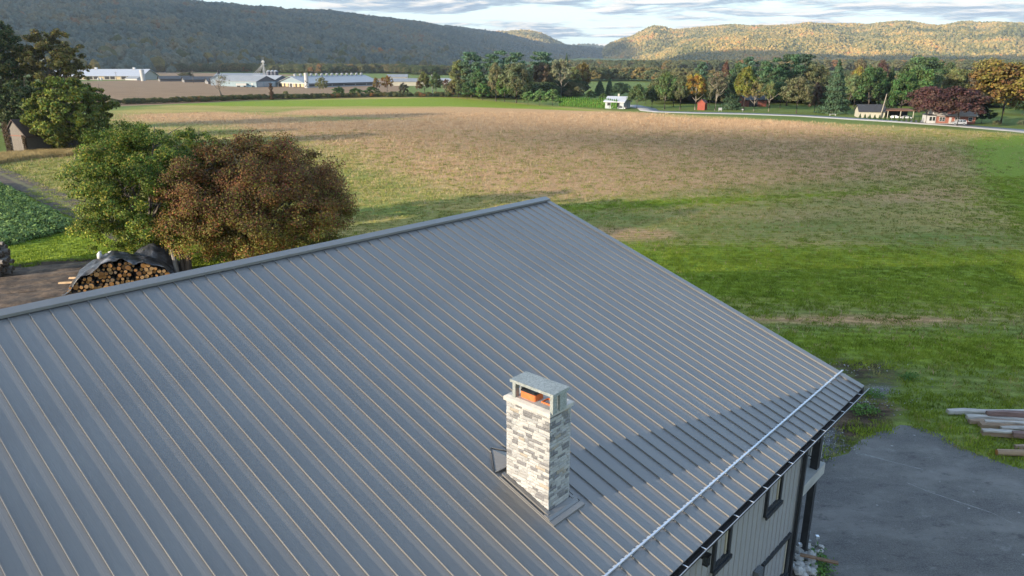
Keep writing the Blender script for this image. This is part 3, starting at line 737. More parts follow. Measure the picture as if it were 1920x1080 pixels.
bp("downspout", MB().box(WU - .27, WU - .16, WY - .13, WY - .03, .1, 4.95).box(WU - .26, WU - .17, EW - .09, WY - .06, 4.9, 4.99), dark_metal)
glass, t, b = new_mat("window_glass")
b.inputs["Base Color"].default_value = (.018, .022, .026, 1); b.inputs["Roughness"].default_value = .04; b.inputs["Specular IOR Level"].default_value = .8
sashm = simple("tan_sash", (.42, .37, .27), .6)
for (a, c_, z0, z1) in WIN:
    d = .11; y0, y1 = WY - .07, WY + .02
    fr = bp("window", MB().box(a, a + d, y0, y1, z0, z1).box(c_ - d, c_, y0, y1, z0, z1).box(a + d, c_ - d, y0, y1, z0, z0 + .15).box(a + d, c_ - d, y0, y1, z1 - d, z1).box(a - .03, c_ + .03, y0 - .05, y0 - .002, z0 - .04, z0 + .07), dark_metal)
    bp("pane", MB().box(a + d, c_ - d, y1 - .008, y1 + .02, z0 + .15, z1 - d), glass, fr)
    bp("sash", MB().box(c_ - d - .10, c_ - d - .04, y0 + .04, y0 + .085, z0 + .15, z1 - d), sashm, fr)
bp("white_door", MB().box(11.0, 11.95, WY - .05, WY + .0, 2.6, 4.75), simple("white_trim", (.62, .62, .6), .6))
bp("meter_box", MB().box(16.47, 16.82, WY - .14, WY - .017, 1.15, 2.02).box(16.50, 16.79, WY - .155, WY - .141, 1.3, 1.95), simple("grey_enamel", (.12, .125, .13), .5))
ln = bp("wall_lantern", MB().box(13.06, 13.12, WY - .12, WY - .017, 4.42, 4.47).box(13.0, 13.17, WY - .28, WY - .11, 4.56, 4.585).box(13.02, 13.15, WY - .26, WY - .13, 4.30, 4.32)
        .box(13.02, 13.032, WY - .26, WY - .248, 4.32, 4.56).box(13.138, 13.15, WY - .26, WY - .248, 4.32, 4.56).box(13.02, 13.032, WY - .142, WY - .13, 4.32, 4.56).box(13.138, 13.15, WY - .142, WY - .13, 4.32, 4.56), simple("black_iron", (.012, .012, .013), .4))
bp("lantern_glass", MB().box(13.034, 13.136, WY - .246, WY - .144, 4.322, 4.558), glass, ln)
# porch under the gable overhang
conc = simple("concrete", (.38, .37, .345), .9, var=.22, scale=1.6, bmp=.15)
bp("deck_slab", MB().box(WU + .02, 21.42, WY + .0, WB, 2.75, 3.12), conc)
for pw in (WY + .04, 14.6, 23.4, WB - .32):
    bp("lower_post", MB().box(20.80, 21.00, pw, pw + .20, 0, 2.749), dark_metal)
    bp("upper_post", MB().box(20.80, 21.02, pw + .002, pw + .222, 3.121, (zr(pw) if pw < RW else zb(pw + .3)) - .2), dark_metal)
bm2 = MB()
for w0, w1, f in ((WY, RW, zr), (RW + .001, WB, zb)):
    bm2.hexa([(20.80, w0, f(w0) - .42), (21.02, w0, f(w0) - .42), (21.02, w1, f(w1) - .42), (20.80, w1, f(w1) - .42)], [(20.80, w0, f(w0) - .19), (21.02, w0, f(w0) - .19), (21.02, w1, f(w1) - .19), (20.80, w1, f(w1) - .19)])
bp("porch_beam", bm2, dark_metal)
iron = simple("railing_iron", (.010, .010, .011), .4)
rl = bp("railing", MB().box(21.32, 21.36, WY + .36, WB, 4.15, 4.19).box(21.32, 21.36, WY + .36, WB, 3.2, 3.23), iron)
balm = boff(MB().box(21.332, 21.348, -.008, .008, 3.232, 4.148).mesh("baluster", iron)); balp = boff(MB().box(21.30, 21.38, -.04, .04, 3.121, 4.24).box(21.27, 21.41, -.07, .07, 3.1205, 3.14).mesh("railing_post", iron))
w = WY + .36; k = 0
while w < 15:
    link("railing_post" if k % 14 == 0 else "baluster", balp if k % 14 == 0 else balm, rl, (0, w, 0)); w += .115; k += 1

# chimney
cx0, cx1, cy0, cy1, ctop = 10.31, 11.0, 8.29, 9.46, 8.255
ch = bp("chimney", MB().box(cx0 + .03, cx1 - .03, cy0 + .03, cy1 - .03, 5.6, ctop), simple("mortar", (.42, .40, .37), .95))
stm, t, b = new_mat("ledge_stone")
oi = t.nodes.new("ShaderNodeObjectInfo")
sc_ = ramp(t, oi.outputs["Random"], [(0.0, (.50, .49, .47)), (.22, (.42, .42, .415)), (.40, (.54, .525, .50)), (.62, (.25, .245, .245)), (.69, (.18, .178, .182)), (.74, (.38, .37, .355)), (.87, (.43, .37, .29)), (.89, (.21, .205, .21)), (1, (.50, .48, .45))], 'CONSTANT')
sn = tex(t, 'noise', 16, 6, .7, stretch=(1, 1, 2.2)); sn2 = tex(t, 'noise', 5, 4, .6)
c = mixc(t, 1.0, sc_.outputs[0], ramp(t, sn, [(.3, (.55,) * 3), (.55, (1, 1, 1)), (.8, (1.12,) * 3)]).outputs[0], 'MULTIPLY')
c = mixc(t, ramp(t, sn2, [(.5, (0, 0, 0)), (.68, (.75,) * 3)]).outputs[0], c, (.35, .34, .345))
t.links.new(c, b.inputs["Base Color"]); b.inputs["Roughness"].default_value = .9; bump(t, b, sn, .7, .02)
def stone_mesh(seed):
    """unit stone: x -.5...5 along the course, z 0..1, front towards -y, rough broken face"""
    r = np.random.default_rng(seed); vs = []; nxs, nzs = 4, 3
    for i in range(nxs):
        for j in range(nzs):
            ed = i in (0, nxs - 1) or j in (0, nzs - 1)
            vs.append((-.49 + .98 * i / (nxs - 1) + (0 if i in (0, nxs - 1) else r.uniform(-.06, .06)), -(r.uniform(.1, .5) if ed else r.uniform(.5, 1.0)), .03 + .94 * j / (nzs - 1) + (0 if ed else r.uniform(-.08, .08))))
    n = len(vs); fs = [(i * nzs + j, (i + 1) * nzs + j, (i + 1) * nzs + j + 1, i * nzs + j + 1) for i in range(nxs - 1) for j in range(nzs - 1)]
    vs += [(-.49, 1.5, .03), (.49, 1.5, .03), (.49, 1.5, .97), (-.49, 1.5, .97)]
    bl, br, tr, tl = 0, (nxs - 1) * nzs, nxs * nzs - 1, nzs - 1
    fs += [tuple([n, n + 1, br] + [i * nzs for i in range(nxs - 2, 0, -1)] + [bl]), tuple([tl] + [i * nzs + nzs - 1 for i in range(1, nxs - 1)] + [tr, n + 2, n + 3]), (n, bl, 1, tl, n + 3), (n + 1, n + 2, tr, br + 1, br), (n, n + 3, n + 2, n + 1)]
    return MB().add(vs, fs).mesh("stone", stm)
stones = [stone_mesh(i) for i in range(12)]
r_ = np.random.default_rng(5)
def course_face(origin, direc, length, rot, zfun, as_parts, mbj=None):
    z = ctop - .003; row = 0
    while z > 5.75:
        hgt = r_.uniform(.062, .086); z -= hgt; pos = 0.0; row += 1
        first = r_.uniform(.06, .16) if row % 2 else r_.uniform(.16, .26)
        while pos < length - .005:
            ln_ = first if pos == 0 else r_.uniform(.11, .27)
            if length - pos - ln_ < .07: ln_ = length - pos
            m_ = pos + ln_ / 2; px_, py_ = origin[0] + direc[0] * m_, origin[1] + direc[1] * m_
            if z + hgt > zfun(px_, py_) - .02:
                dep = r_.uniform(.014, .034)
                if as_parts:
                    o = link("stone", stones[r_.integers(12)], ch, (px_ - BX, py_ - BY, z), (0, 0, rot)); o.scale = (ln_, dep, hgt)
                else:
                    mbj.append((px_ - BX, py_ - BY, z, rot, ln_, dep, hgt))
            pos += ln_
zc = lambda x, y: zr(y)
course_face((cx0, cy1 + .012), (0, -1), cy1 - cy0 + .024, -math.pi / 2, zc, True)      # sunlit broad face
course_face((cx0, cy0), (1, 0), cx1 - cx0, 0.0, zc, True)                              # shaded narrow face
rest = []
course_face((cx1, cy0 - .012), (0, 1), cy1 - cy0 + .024, math.pi / 2, zc, False, rest)
course_face((cx1, cy1), (-1, 0), cx1 - cx0, math.pi, zc, False, rest)
vv = []; ff = []
for (x, y, z, ro, a, d, hgt) in rest:
    m = stones[len(vv) % 12]; k = len(vv); cr, sr = math.cos(ro), math.sin(ro)
    for v in m.vertices:
        X, Y, Z = v.co.x * a, v.co.y * d, v.co.z * hgt; vv.append((x + X * cr - Y * sr, y + X * sr + Y * cr, z + Z))
    ff += [tuple(i + k for i in p.vertices) for p in m.polygons]
me = bpy.data.meshes.new("back_stones"); me.from_pydata(vv, [], ff); me.materials.append(stm)
link("back_stones", me, ch)["kind"] = "stuff"
capc = simple("cap_concrete", (.46, .44, .41), .9, var=.15, scale=6, bmp=.2)
cs = MB(); a0, a1, b0, b1 = cx0 - .06, cx1 + .045, cy0 - .055, cy1 + .05
cs.hexa([(a0, b0, ctop), (a1, b0, ctop), (a1, b1, ctop), (a0, b1, ctop)], [(a0, b0, ctop + .085), (a1, b0, ctop + .085), (a1, b1, ctop + .085), (a0, b1, ctop + .085)])
cs.hexa([(a0, b0, ctop + .0852), (a1, b0, ctop + .0852), (a1, b1, ctop + .0852), (a0, b1, ctop + .0852)], [(a0 + .07, b0 + .07, ctop + .125), (a1 - .07, b0 + .07, ctop + .125), (a1 - .07, b1 - .07, ctop + .125), (a0 + .07, b1 - .07, ctop + .125)])
bp("crown_slab", cs, capc, ch)
granite, t, b = new_mat("grey_granite")
g1 = tex(t, 'noise', 30, 5, .8); g2 = tex(t, 'noise', 7, 4, .7)
c = ramp(t, g1, [(.3, (.14, .15, .14)), (.5, (.29, .31, .295)), (.7, (.45, .47, .455))]).outputs[0]
c = mixc(t, ramp(t, g2, [(.5, (0, 0, 0)), (.7, (.6,) * 3)]).outputs[0], c, (.18, .20, .19))
t.links.new(c, b.inputs["Base Color"]); b.inputs["Roughness"].default_value = .8; bump(t, b, g1, .3, .01)
zt = ctop + .125
for (ua, ub, wa, wb_) in ((10.30, 10.44, 8.205, 8.285), (10.52, 10.74, 8.20, 8.28), (10.30, 10.42, 9.215, 9.295), (10.54, 10.74, 9.21, 9.29)):
    bp("cap_post", MB().box(ua, ub, wa, wb_, zt - .06, zt + .345), granite, ch)
bp("cap_slab", MB().hexa([(10.245, 8.16, zt + .346), (10.79, 8.165, zt + .346), (10.78, 9.34, zt + .346), (10.25, 9.335, zt + .346)], [(10.25, 8.165, zt + .405), (10.785, 8.17, zt + .405), (10.775, 9.335, zt + .405), (10.255, 9.33, zt + .405)]), granite, ch)
clay = simple("terracotta", (.62, .16, .045), .75, var=.15, scale=9)
def rrect(a, b, c, d, r, n=4):
    P = []
    for cx, cy, st in ((b - r, d - r, 0), (a + r, d - r, 1), (a + r, c + r, 2), (b - r, c + r, 3)):
        P += [(cx + r * math.cos((st + k / n) * math.pi / 2), cy + r * math.sin((st + k / n) * math.pi / 2)) for k in range(n + 1)]
    return P
fl = bp("flue_tile", MB().prism(rrect(10.40, 10.69, 8.76, 9.17, .04), 'z', zt - .05, zt + .145), clay, ch)
bp("flue_lid", MB().prism(rrect(10.395, 10.695, 8.755, 9.175, .045), 'z', zt + .146, zt + .168).prism(rrect(10.42, 10.67, 8.79, 9.14, .03), 'z', zt + .1685, zt + .178), simple("black_lid", (.022, .023, .026), .45), ch)
bp("flush_flue", MB().box(10.48, 10.50, 8.40, 8.66, zt - .05, zt + .03).box(10.68, 10.70, 8.40, 8.66, zt - .05, zt + .03).box(10.5, 10.68, 8.40, 8.42, zt - .05, zt + .03).box(10.5, 10.68, 8.64, 8.66, zt - .05, zt + .03), clay, ch)
# flashing, apron and cricket
fz = lambda w, d: zr(w) + d
def slope_box(mb, ua, ub, w0, w1, d0, d1):
    return mb.hexa([(ua, w0, fz(w0, d0)), (ub, w0, fz(w0, d0)), (ub, w1, fz(w1, d0)), (ua, w1, fz(w1, d0))], [(ua, w0, fz(w0, d1)), (ub, w0, fz(w0, d1)), (ub, w1, fz(w1, d1)), (ua, w1, fz(w1, d1))])
fm = MB()
slope_box(fm, 10.125, 10.15, 8.10, 9.52, .004, .062); slope_box(fm, 10.15, 10.27, 8.10, 9.52, .004, .022)
slope_box(fm, 11.05, 11.16, 8.10, 9.52, .004, .022); slope_box(fm, 11.16, 11.185, 8.10, 9.52, .004, .062)
slope_box(fm, 10.20, 10.29, 8.2, 9.52, .022, .10); slope_box(fm, 11.03, 11.10, 8.2, 9.52, .022, .10)
bp("side_flashing", fm, metal, ch)
fm = MB(); slope_box(fm, 10.14, 11.14, 8.15, 8.26, .004, .085); slope_box(fm, 10.125, 11.185, 7.98, 8.098, .004, .05)
fm.hexa([(10.15, 8.10, fz(8.10, .05)), (11.13, 8.10, fz(8.10, .05)), (11.13, 8.149, fz(8.149, .05)), (10.15, 8.149, fz(8.149, .05))], [(10.15, 8.10, fz(8.10, .06)), (11.13, 8.10, fz(8.10, .06)), (11.13, 8.149, fz(8.149, .084)), (10.15, 8.149, fz(8.149, .084))])
bp("apron_flashing", fm, metal, ch)
q = .03
bp("cricket", MB().add([(10.60, 10.22, fz(10.22, q)), (10.16, 9.68, fz(9.68, q)), (10.655, 9.48, fz(9.48, .22)), (11.14, 9.68, fz(9.68, q)), (10.60, 10.22, fz(10.22, 0)), (10.16, 9.68, fz(9.68, 0)), (11.14, 9.68, fz(9.68, 0))],
                       [(0, 1, 2), (0, 2, 3), (1, 5, 6, 3, 2), (0, 4, 5, 1), (0, 3, 6, 4), (4, 6, 5)]), metal, ch)
vm = MB()
for xs, ys in ((10.14, 9.70), (11.16, 9.70)):
    d = .012
    vm.hexa([(10.60, 10.25, fz(10.25, .002)), (10.60 + d, 10.26, fz(10.26, .002)), (xs + d, ys + .01, fz(ys + .01, .002)), (xs, ys, fz(ys, .002))], [(10.60, 10.25, fz(10.25, .05)), (10.60 + d, 10.26, fz(10.26, .05)), (xs + d, ys + .01, fz(ys + .01, .05)), (xs, ys, fz(ys, .05))])
bp("valley_seam", vm, metal, ch)

# ------------------------------------------------------------------ trees
leafm, t, b = new_mat("leaves")
oi = t.nodes.new("ShaderNodeObjectInfo")
tint = t.nodes.new("ShaderNodeAttribute"); tint.attribute_name = "tint"
sv = t.nodes.new("ShaderNodeSeparateXYZ"); t.links.new(tint.outputs["Vector"], sv.inputs[0])
hs = t.nodes.new("ShaderNodeHueSaturation")
t.links.new(oi.outputs["Color"], hs.inputs["Color"])
t.links.new(mth(t, 'MULTIPLY_ADD', sv.outputs[0], .10, .45), hs.inputs["Hue"])
t.links.new(mth(t, 'MULTIPLY_ADD', sv.outputs[1], 1.5, .35), hs.inputs["Value"])
hs.inputs["Saturation"].default_value = 1.0
t.links.new(hs.outputs[0], b.inputs["Base Color"]); b.inputs["Roughness"].default_value = .6; b.inputs["Specular IOR Level"].default_value = .25
tl = t.nodes.new("ShaderNodeBsdfTranslucent"); t.links.new(hs.outputs[0], tl.inputs[0])
ms = t.nodes.new("ShaderNodeMixShader"); ms.inputs[0].default_value = .35
t.links.new(b.outputs[0], ms.inputs[1]); t.links.new(tl.outputs[0], ms.inputs[2]); t.links.new(ms.outputs[0], t.nodes["Material Output"].inputs[0])
barkm = simple("bark", (.10, .085, .07), .95, var=.4, scale=3, bmp=.4, stretch=(1, 1, .3))
palebark = simple("pale_bark", (.26, .23, .19), .95, var=.3, scale=3, stretch=(1, 1, .3))

def leaf_mesh(name, C, NRM, size, tint, r, asp=.62, mat=None):
    """a folded leaf (two triangles on a diamond) at every centre"""
    n = len(C); a = r.normal(size=(n, 3)); a /= np.linalg.norm(a, axis=1)[:, None]
    nn = NRM * 1.0 + r.normal(size=(n, 3)) * .55; nn /= np.linalg.norm(nn, axis=1)[:, None] + 1e-9
    a = a - (a * nn).sum(1)[:, None] * nn; a /= np.linalg.norm(a, axis=1)[:, None] + 1e-9
    bb = np.cross(nn, a); s = np.asarray(size).reshape(-1, 1) * np.ones((n, 1)) * r.uniform(.7, 1.3, (n, 1))
    V = np.stack([C - a * s * .5, C + bb * s * asp * .5 + nn * s * .12, C + a * s * .5, C - bb * s * asp * .5 + nn * s * .12], 1).reshape(-1, 3)
    F = np.arange(4 * n).reshape(n, 4)
    return npmesh(name, V, F, mat or leafm, {"tint": np.repeat(tint, 4, 0)})
def unit(v): return v / (np.linalg.norm(v, axis=-1, keepdims=True) + 1e-9)
def crown(kind, n, leaf, seed, lean=0.0):
    """crown of height 1 (z 0..1) and width 1, leaf size as a fraction"""
    r = np.random.default_rng(seed)
    def clumps(c, rad, cnt, flat=1.0):
        k = r.integers(0, len(c), cnt) if rad is None or np.isscalar(rad) else r.choice(len(c), cnt, p=rad / rad.sum())
        return k
    if kind in ('broad', 'oval', 'sparse', 'shrub'):
        m = {'broad': 150, 'oval': 120, 'sparse': 75, 'shrub': 60}[kind]
        d = unit(r.normal(size=(m, 3))); z0 = {'broad': .16, 'oval': .14, 'sparse': .28, 'shrub': .0}[kind]
        d[:, 2] = np.where(d[:, 2] < -.7, -d[:, 2], d[:, 2])
        rr_ = r.uniform(.45, 1, m) ** .6
        lob = 1 + .22 * np.sin(3 * np.arctan2(d[:, 1], d[:, 0]) + seed) + .13 * np.sin(5 * np.arctan2(d[:, 1], d[:, 0]) + 2.1 * seed + 4 * d[:, 2])
        hw = .38
        c = np.stack([d[:, 0] * rr_ * hw * lob, d[:, 1] * rr_ * hw * lob, (z0 + (1 - z0) * .47) + d[:, 2] * rr_ * (1 - z0) * .43 * (.85 + .25 * r.random(m))], 1)
        if kind == 'oval': c[:, :2] *= 1 - .35 * np.abs((c[:, 2:3] - .5) * 2)
        cr = r.uniform(.05, .12, m) * (.8 if kind == 'sparse' else 1)
        k = r.choice(m, n, p=cr ** 2 / (cr ** 2).sum())
        o = unit(r.normal(size=(n, 3))) * (r.random((n, 1)) ** .45) * np.array([1, 1, .62]); P = c[k] + o * cr[k][:, None]
        nrm = unit(o * .7 + (c[k] - np.array([0, 0, .45])) + np.array([0, 0, .12]))
        ct = r.random(m)[k]
    elif kind == 'pine':
        m = 64; zc_ = np.sort(r.uniform(.30, .97, m)); az_ = r.uniform(0, 6.28, m); wd = np.interp(zc_, [.3, .5, .75, .92, 1], [.20, .40, .43, .26, .06]) * r.uniform(.45, 1.1, m)
        c = np.stack([np.cos(az_) * wd * .8, np.sin(az_) * wd * .8, zc_], 1); cr = r.uniform(.07, .14, m)
        k = r.choice(m, n, p=cr / cr.sum()); o = unit(r.normal(size=(n, 3))) * (r.random((n, 1)) ** .5) * np.array([1.25, 1.25, .30]); P = c[k] + o * cr[k][:, None]
        P[:, 2] += .06 * np.hypot(P[:, 0], P[:, 1]); nrm = unit(np.stack([o[:, 0], o[:, 1], np.abs(o[:, 2]) + .6], 1)); ct = r.random(m)[k]
    elif kind == 'spruce':
        z = 1 - r.random(n) ** .62 * .97; az_ = r.uniform(0, 6.28, n); lay = np.sin(z * 55 + np.sin(az_ * 3 + seed) * 1.2) * .5 + .5
        R = (1 - z) ** .85 * .50 * (.72 + .28 * lay) * (r.random(n) ** .33) * (1 + .12 * np.sin(az_ * 5 + z * 21 + seed)); P = np.stack([np.cos(az_) * R, np.sin(az_) * R, z - .05 * R], 1)
        nrm = unit(np.stack([np.cos(az_), np.sin(az_), np.full(n, .5)], 1)); ct = lay * .6 + .3 * r.random(n)
    elif kind == 'column':
        z = r.random(n); az_ = r.uniform(0, 6.28, n); prof = np.interp(z, [0, .1, .6, .9, 1], [.42, .5, .44, .2, .02]); R = prof * (.75 + .25 * r.random(n)) * (1 + .12 * np.sin(az_ * 4 + z * 30))
        P = np.stack([np.cos(az_) * R, np.sin(az_) * R, z], 1); nrm = unit(np.stack([np.cos(az_), np.sin(az_), np.full(n, .4)], 1)); ct = r.random(n)
    if lean: P[:, 0] += lean * P[:, 2] ** 2
    tn = np.stack([np.clip(.5 + .35 * (ct - .5) * 2 + .2 * r.normal(size=n), 0, 1), np.clip(.30 + .35 * ct + .18 * r.normal(size=n), 0, 1), r.random(n)], 1)
    return leaf_mesh(kind + "_crown", P, nrm, leaf, tn, r)
def trunk(kind, seed, mat, nl=7):
    """trunk with limbs, height 1, radius as a fraction"""
    r = np.random.default_rng(seed); m = MB(); top = {'spruce': .96, 'pine': .93, 'column': .6, 'shrub': .5}.get(kind, .72)
    ax = [(0, 0, -.02), (r.uniform(-.01, .01), r.uniform(-.01, .01), top * .35), (r.uniform(-.03, .03), r.uniform(-.03, .03), top * .7), (r.uniform(-.04, .04), r.uniform(-.04, .04), top)]
    m.tube(ax, [.028, .019, .012, .004], 7)
    for i in range(nl):
        z = r.uniform(.25, .6); a = 6.28 * i / nl + r.uniform(-.4, .4); ln = r.uniform(.22, .42); q = z / top
        bx, by = np.interp(z, [p[2] for p in ax], [p[0] for p in ax]), np.interp(z, [p[2] for p in ax], [p[1] for p in ax])
        up = 0.25 if kind in ('pine', 'spruce') else .9
        m.tube([(bx, by, z), (bx + math.cos(a) * ln * .5, by + math.sin(a) * ln * .5, z + ln * .35 * up), (bx + math.cos(a) * ln, by + math.sin(a) * ln, z + ln * .8 * up)], [.010, .006, .002], 5)
    return m.mesh("trunk", mat, True)
CR = {k: [crown(k, n_, lf, 300 + 7 * i + j, ln) for i in range(nv)] for j, (k, n_, lf, nv, ln) in enumerate([
    ('broad', 7000, .045, 4, 0), ('oval', 6000, .045, 3, 0), ('sparse', 3400, .040, 3, 0), ('pine', 6500, .048, 4, .03), ('spruce', 6500, .045, 3, 0), ('shrub', 3200, .065, 3, 0), ('column', 420, .22, 2, 0)])}
TR = {k: [trunk(k, 400 + i, palebark if k == 'sparse' else barkm) for i in range(2)] for k in CR}
def tree(kind, loc, H, W, col, label, group=None, cat="tree", name=None, var=None, rz=None, trunkmat=None):
    v = rng.integers(0, 100) if var is None else var
    o = thing(name or {'pine': 'pine_tree', 'spruce': 'spruce_tree', 'shrub': 'shrub', 'column': 'arborvitae'}.get(kind, 'broadleaf_tree'), label, cat, (loc[0], loc[1], loc[2] if len(loc) > 2 else 0), rng.uniform(0, 6.28) if rz is None else rz, group)
    tr = link("trunk", TR[kind][v % 2], o); tr.scale = (H * .8, H * .8, H * .93)
    c = link("crown", CR[kind][v % len(CR[kind])], o); c.scale = (W * 1.12, W * 1.12, H); c.color = tuple(min(.4, q * (1.55 if col[1] >= col[0] * .8 and max(col) < .16 else .85 if col[1] < col[0] * .6 or kind == 'broad' and col[0] > .15 else 1.1)) for q in col) + (1,)
    return o
def ptree(kind, px, ytop, ybase, wpx, col, label, dback=0, **kw):
    """photo column, top and foot; dback sets it that many metres further back"""
    g = G(px, ybase); d = math.hypot(*g); k = (d + dback) / d; g = g * k; d = d + dback
    H = d * (dirpx(px, ytop)[1] - 0) + CAM_H; W = wpx * d * 1.0 / (FPX * 1.045) * 1.02
    return tree(kind, g, H, W, col, label, **kw)
GR, DG, OL, YG, BRN, GOLD_, PUR, GREY, PINE, SPR = (.075, .125, .035), (.050, .088, .032), (.115, .125, .045), (.19, .20, .04), (.16, .095, .05), (.30, .19, .04), (.125, .062, .056), (.14, .14, .08), (.052, .098, .052), (.044, .076, .040)
T_ = ptree
# middle woodlot
T_('oval', 860, 106, 182, 40, OL, "yellow green tree at the left end of the middle woodlot")
T_('pine', 884, 95, 184, 52, PINE, "dark layered white pine near the left end of the middle woodlot", 6)
T_('pine', 932, 94, 186, 54, PINE, "white pine rising behind the drooping khaki tree in the woodlot", 10)
T_('pine', 966, 96, 188, 44, PINE, "white pine with a flat windswept top in the woodlot centre", 16)
T_('oval', 898, 125, 185, 34, DG, "dark green tree below the left pines of the woodlot")
T_('oval', 930, 112, 190, 34, (.115, .11, .05), "drooping khaki green tree at the front of the woodlot")
T_('broad', 968, 112, 193, 64, (.080, .088, .042), "wide grey green tree at the middle of the woodlot")
T_('broad', 1014, 112, 186, 40, (.12, .09, .055), "brownish tree with clumped leaves behind the clipped hedge", 14)
T_('pine', 1014, 97, 186, 50, PINE, "tall pine behind the brownish clumped tree of the woodlot", 26)
T_('sparse', 1052, 106, 186, 46, GREY, "grey olive thinning tree right of the clumped brown tree", 12, var=0)
T_('oval', 1038, 110, 184, 36, (.075, .085, .035), "dull green tree filling the back of the woodlot", 20)
T_('spruce', 1061, 99, 184, 22, SPR, "slim spruce spire poking out of the woodlot", 20)
T_('oval', 1094, 112, 178, 36, (.16, .125, .045), "tall tan gold tree at the right end of the woodlot", 10)
T_('oval', 1076, 122, 180, 30, OL, "olive tree just left of the tan gold tree", 16)
T_('broad', 946, 140, 190, 34, GR, "low green tree under the khaki tree of the woodlot", -2)
T_('shrub', 905, 150, 187, 30, GR, "green bush at the woodlot edge left of the low green tree", -3, cat="bush")
T_('shrub', 876, 152, 185, 30, DG, "dark bush at the left foot of the woodlot", -3, cat="bush")
T_('shrub', 849, 150, 182, 22, (.10, .085, .04), "rusty bush where the hedgerow meets the woodlot", cat="bush")
# clipped hedge and arborvitae row
for i, (px, yt, w_, lab) in enumerate([(990, 168, 30, "overgrown evergreen bush at the left end of the clipped hedge"), (1012, 164, 34, "tall round evergreen bush in the clipped hedge"), (1036, 165, 32, "evergreen bush in the clipped hedge beside the arborvitae row")]):
    T_('shrub', px, yt, 196.5 + i, w_, (.085, .135, .045), lab, cat="bush", var=i)
k = 0; px = 1050.0
while px < 1157:
    T_('column', px, 181.5 + .04 * (px - 1050) + rng.uniform(-1.2, 1.2), 198.5 + .052 * (px - 1050), 4.6, (.075, .155, .025), "narrow bright green arborvitae in the clipped row beside the white house", group="arborvitae planted in one tight row", var=k); px += 3.9; k += 1
T_('shrub', 1083, 160, 186, 26, (.11, .11, .05), "pale olive bush behind the left part of the arborvitae row", 14, cat="bush")
T_('shrub', 1108, 167, 189, 22, (.07, .10, .03), "round green bush behind the middle of the arborvitae row", 10, cat="bush")
T_('shrub', 1066, 168, 186, 18, (.12, .10, .05), "straw coloured bush behind the arborvitae row start", 12, cat="bush")
T_('spruce', 1124, 148, 184, 26, SPR, "dark spruce behind the arborvitae row, left of two", 20)
T_('spruce', 1142, 145, 184, 20, SPR, "dark narrow spruce behind the arborvitae row, right of two", 22)
T_('broad', 1163, 152, 190, 38, (.030, .055, .028), "broad dark evergreen just behind the white house", 22)
T_('shrub', 1131, 174, 192, 18, (.06, .09, .03), "small green bush left of the white house", 8, cat="bush")
T_('oval', 1194, 154, 204, 36, (.055, .080, .030), "round green tree right of the white house")
T_('oval', 1222, 158, 204, 30, (.040, .058, .024), "darker tree between the round green tree and the road bend", 6)
T_('oval', 1210, 163, 200, 26, DG, "dark bushy tree filling the gap by the road bend", 14)
# hedgerow trees at the left
T_('sparse', 606, 141, 183, 24, (.11, .11, .05), "thin green and brown tree in the hedgerow before the cattle barn", var=1)
T_('shrub', 536, 169, 184, 12, OL, "small lone bush in the hedgerow right of the ivy stump", cat="bush")
T_('shrub', 636, 160, 182, 24, GR, "leafy green hedgerow bush, first right of the thin tree", cat="bush")
T_('shrub', 668, 163, 181.5, 30, GR, "leafy green hedgerow bush in front of the cattle barn side", cat="bush")
T_('shrub', 698, 161, 181, 30, (.045, .078, .022), "leafy green hedgerow bush left of the orange tree", cat="bush")
T_('sparse', 727, 140, 180.5, 26, (.22, .115, .03), "small orange tree in the hedgerow", var=2)
T_('sparse', 706, 144, 181, 16, (.17, .11, .04), "slim orange brown tree beside the small orange tree")
T_('shrub', 738, 170, 181, 18, (.06, .07, .03), "low bush at the foot of the small orange tree", cat="bush")
T_('shrub', 757, 153, 180, 20, (.075, .07, .045), "grey leafed bush between the orange and olive hedgerow trees", cat="bush")
T_('oval', 796, 131, 179.5, 26, (.10, .105, .035), "olive green hedgerow tree left of the lamp pole")
T_('oval', 818, 132, 179.5, 24, (.05, .072, .025), "darker hedgerow tree right of the lamp pole")
T_('sparse', 785, 150, 180, 14, (.13, .08, .045), "thin brown sapling in the hedgerow")
T_('sparse', 836, 146, 180, 14, (.14, .07, .045), "reddish bare sapling beside the woodlot")
T_('broad', 350, 134, 151, 26, (.075, .072, .035), "round olive tree standing behind the black roofed sheds", var=1)
# right tree line behind the road
T_('oval', 1246, 128, 205, 38, (.065, .095, .032), "leafy green tree at the left end of the roadside trees")
T_('oval', 1275, 136, 205.5, 34, (.075, .085, .04), "grey green tree left of the yellow orange roadside tree")
T_('broad', 1262, 144, 203, 34, GR, "green tree behind the start of the roadside trees", 8)
T_('sparse', 1303, 134, 206, 42, (.27, .17, .035), "yellow orange tree with a pale trunk on the roadside lawn", var=0)
T_('oval', 1312, 140, 205, 30, (.10, .10, .03), "yellowish green tree just behind the yellow orange tree", 6)
T_('pine', 1311, 114, 200, 28, PINE, "dark pine top behind the yellow orange tree", 30)
T_('sparse', 1341, 126, 207, 38, (.11, .10, .06), "thin grey brown tree with bare leaning stems near the white sign", var=1)
T_('oval', 1330, 140, 203, 28, (.07, .08, .04), "dull green tree beside the small red shed", 12)
T_('spruce', 1371, 126, 206.5, 36, SPR, "dark spruce between the thin grey tree and the yellow green tree", 3)
T_('oval', 1356, 111, 190, 18, (.16, .085, .05), "distant orange red tree top between the pines", 110)
T_('broad', 1385, 112, 196, 40, DG, "dark green tree behind the dark spruce", 50)
T_('pine', 1398, 104, 200, 38, PINE, "flat topped pine behind the yellow green tree", 35)
T_('oval', 1394, 117, 207.5, 46, (.16, .165, .03), "tall bright yellow green tree on the roadside lawn")
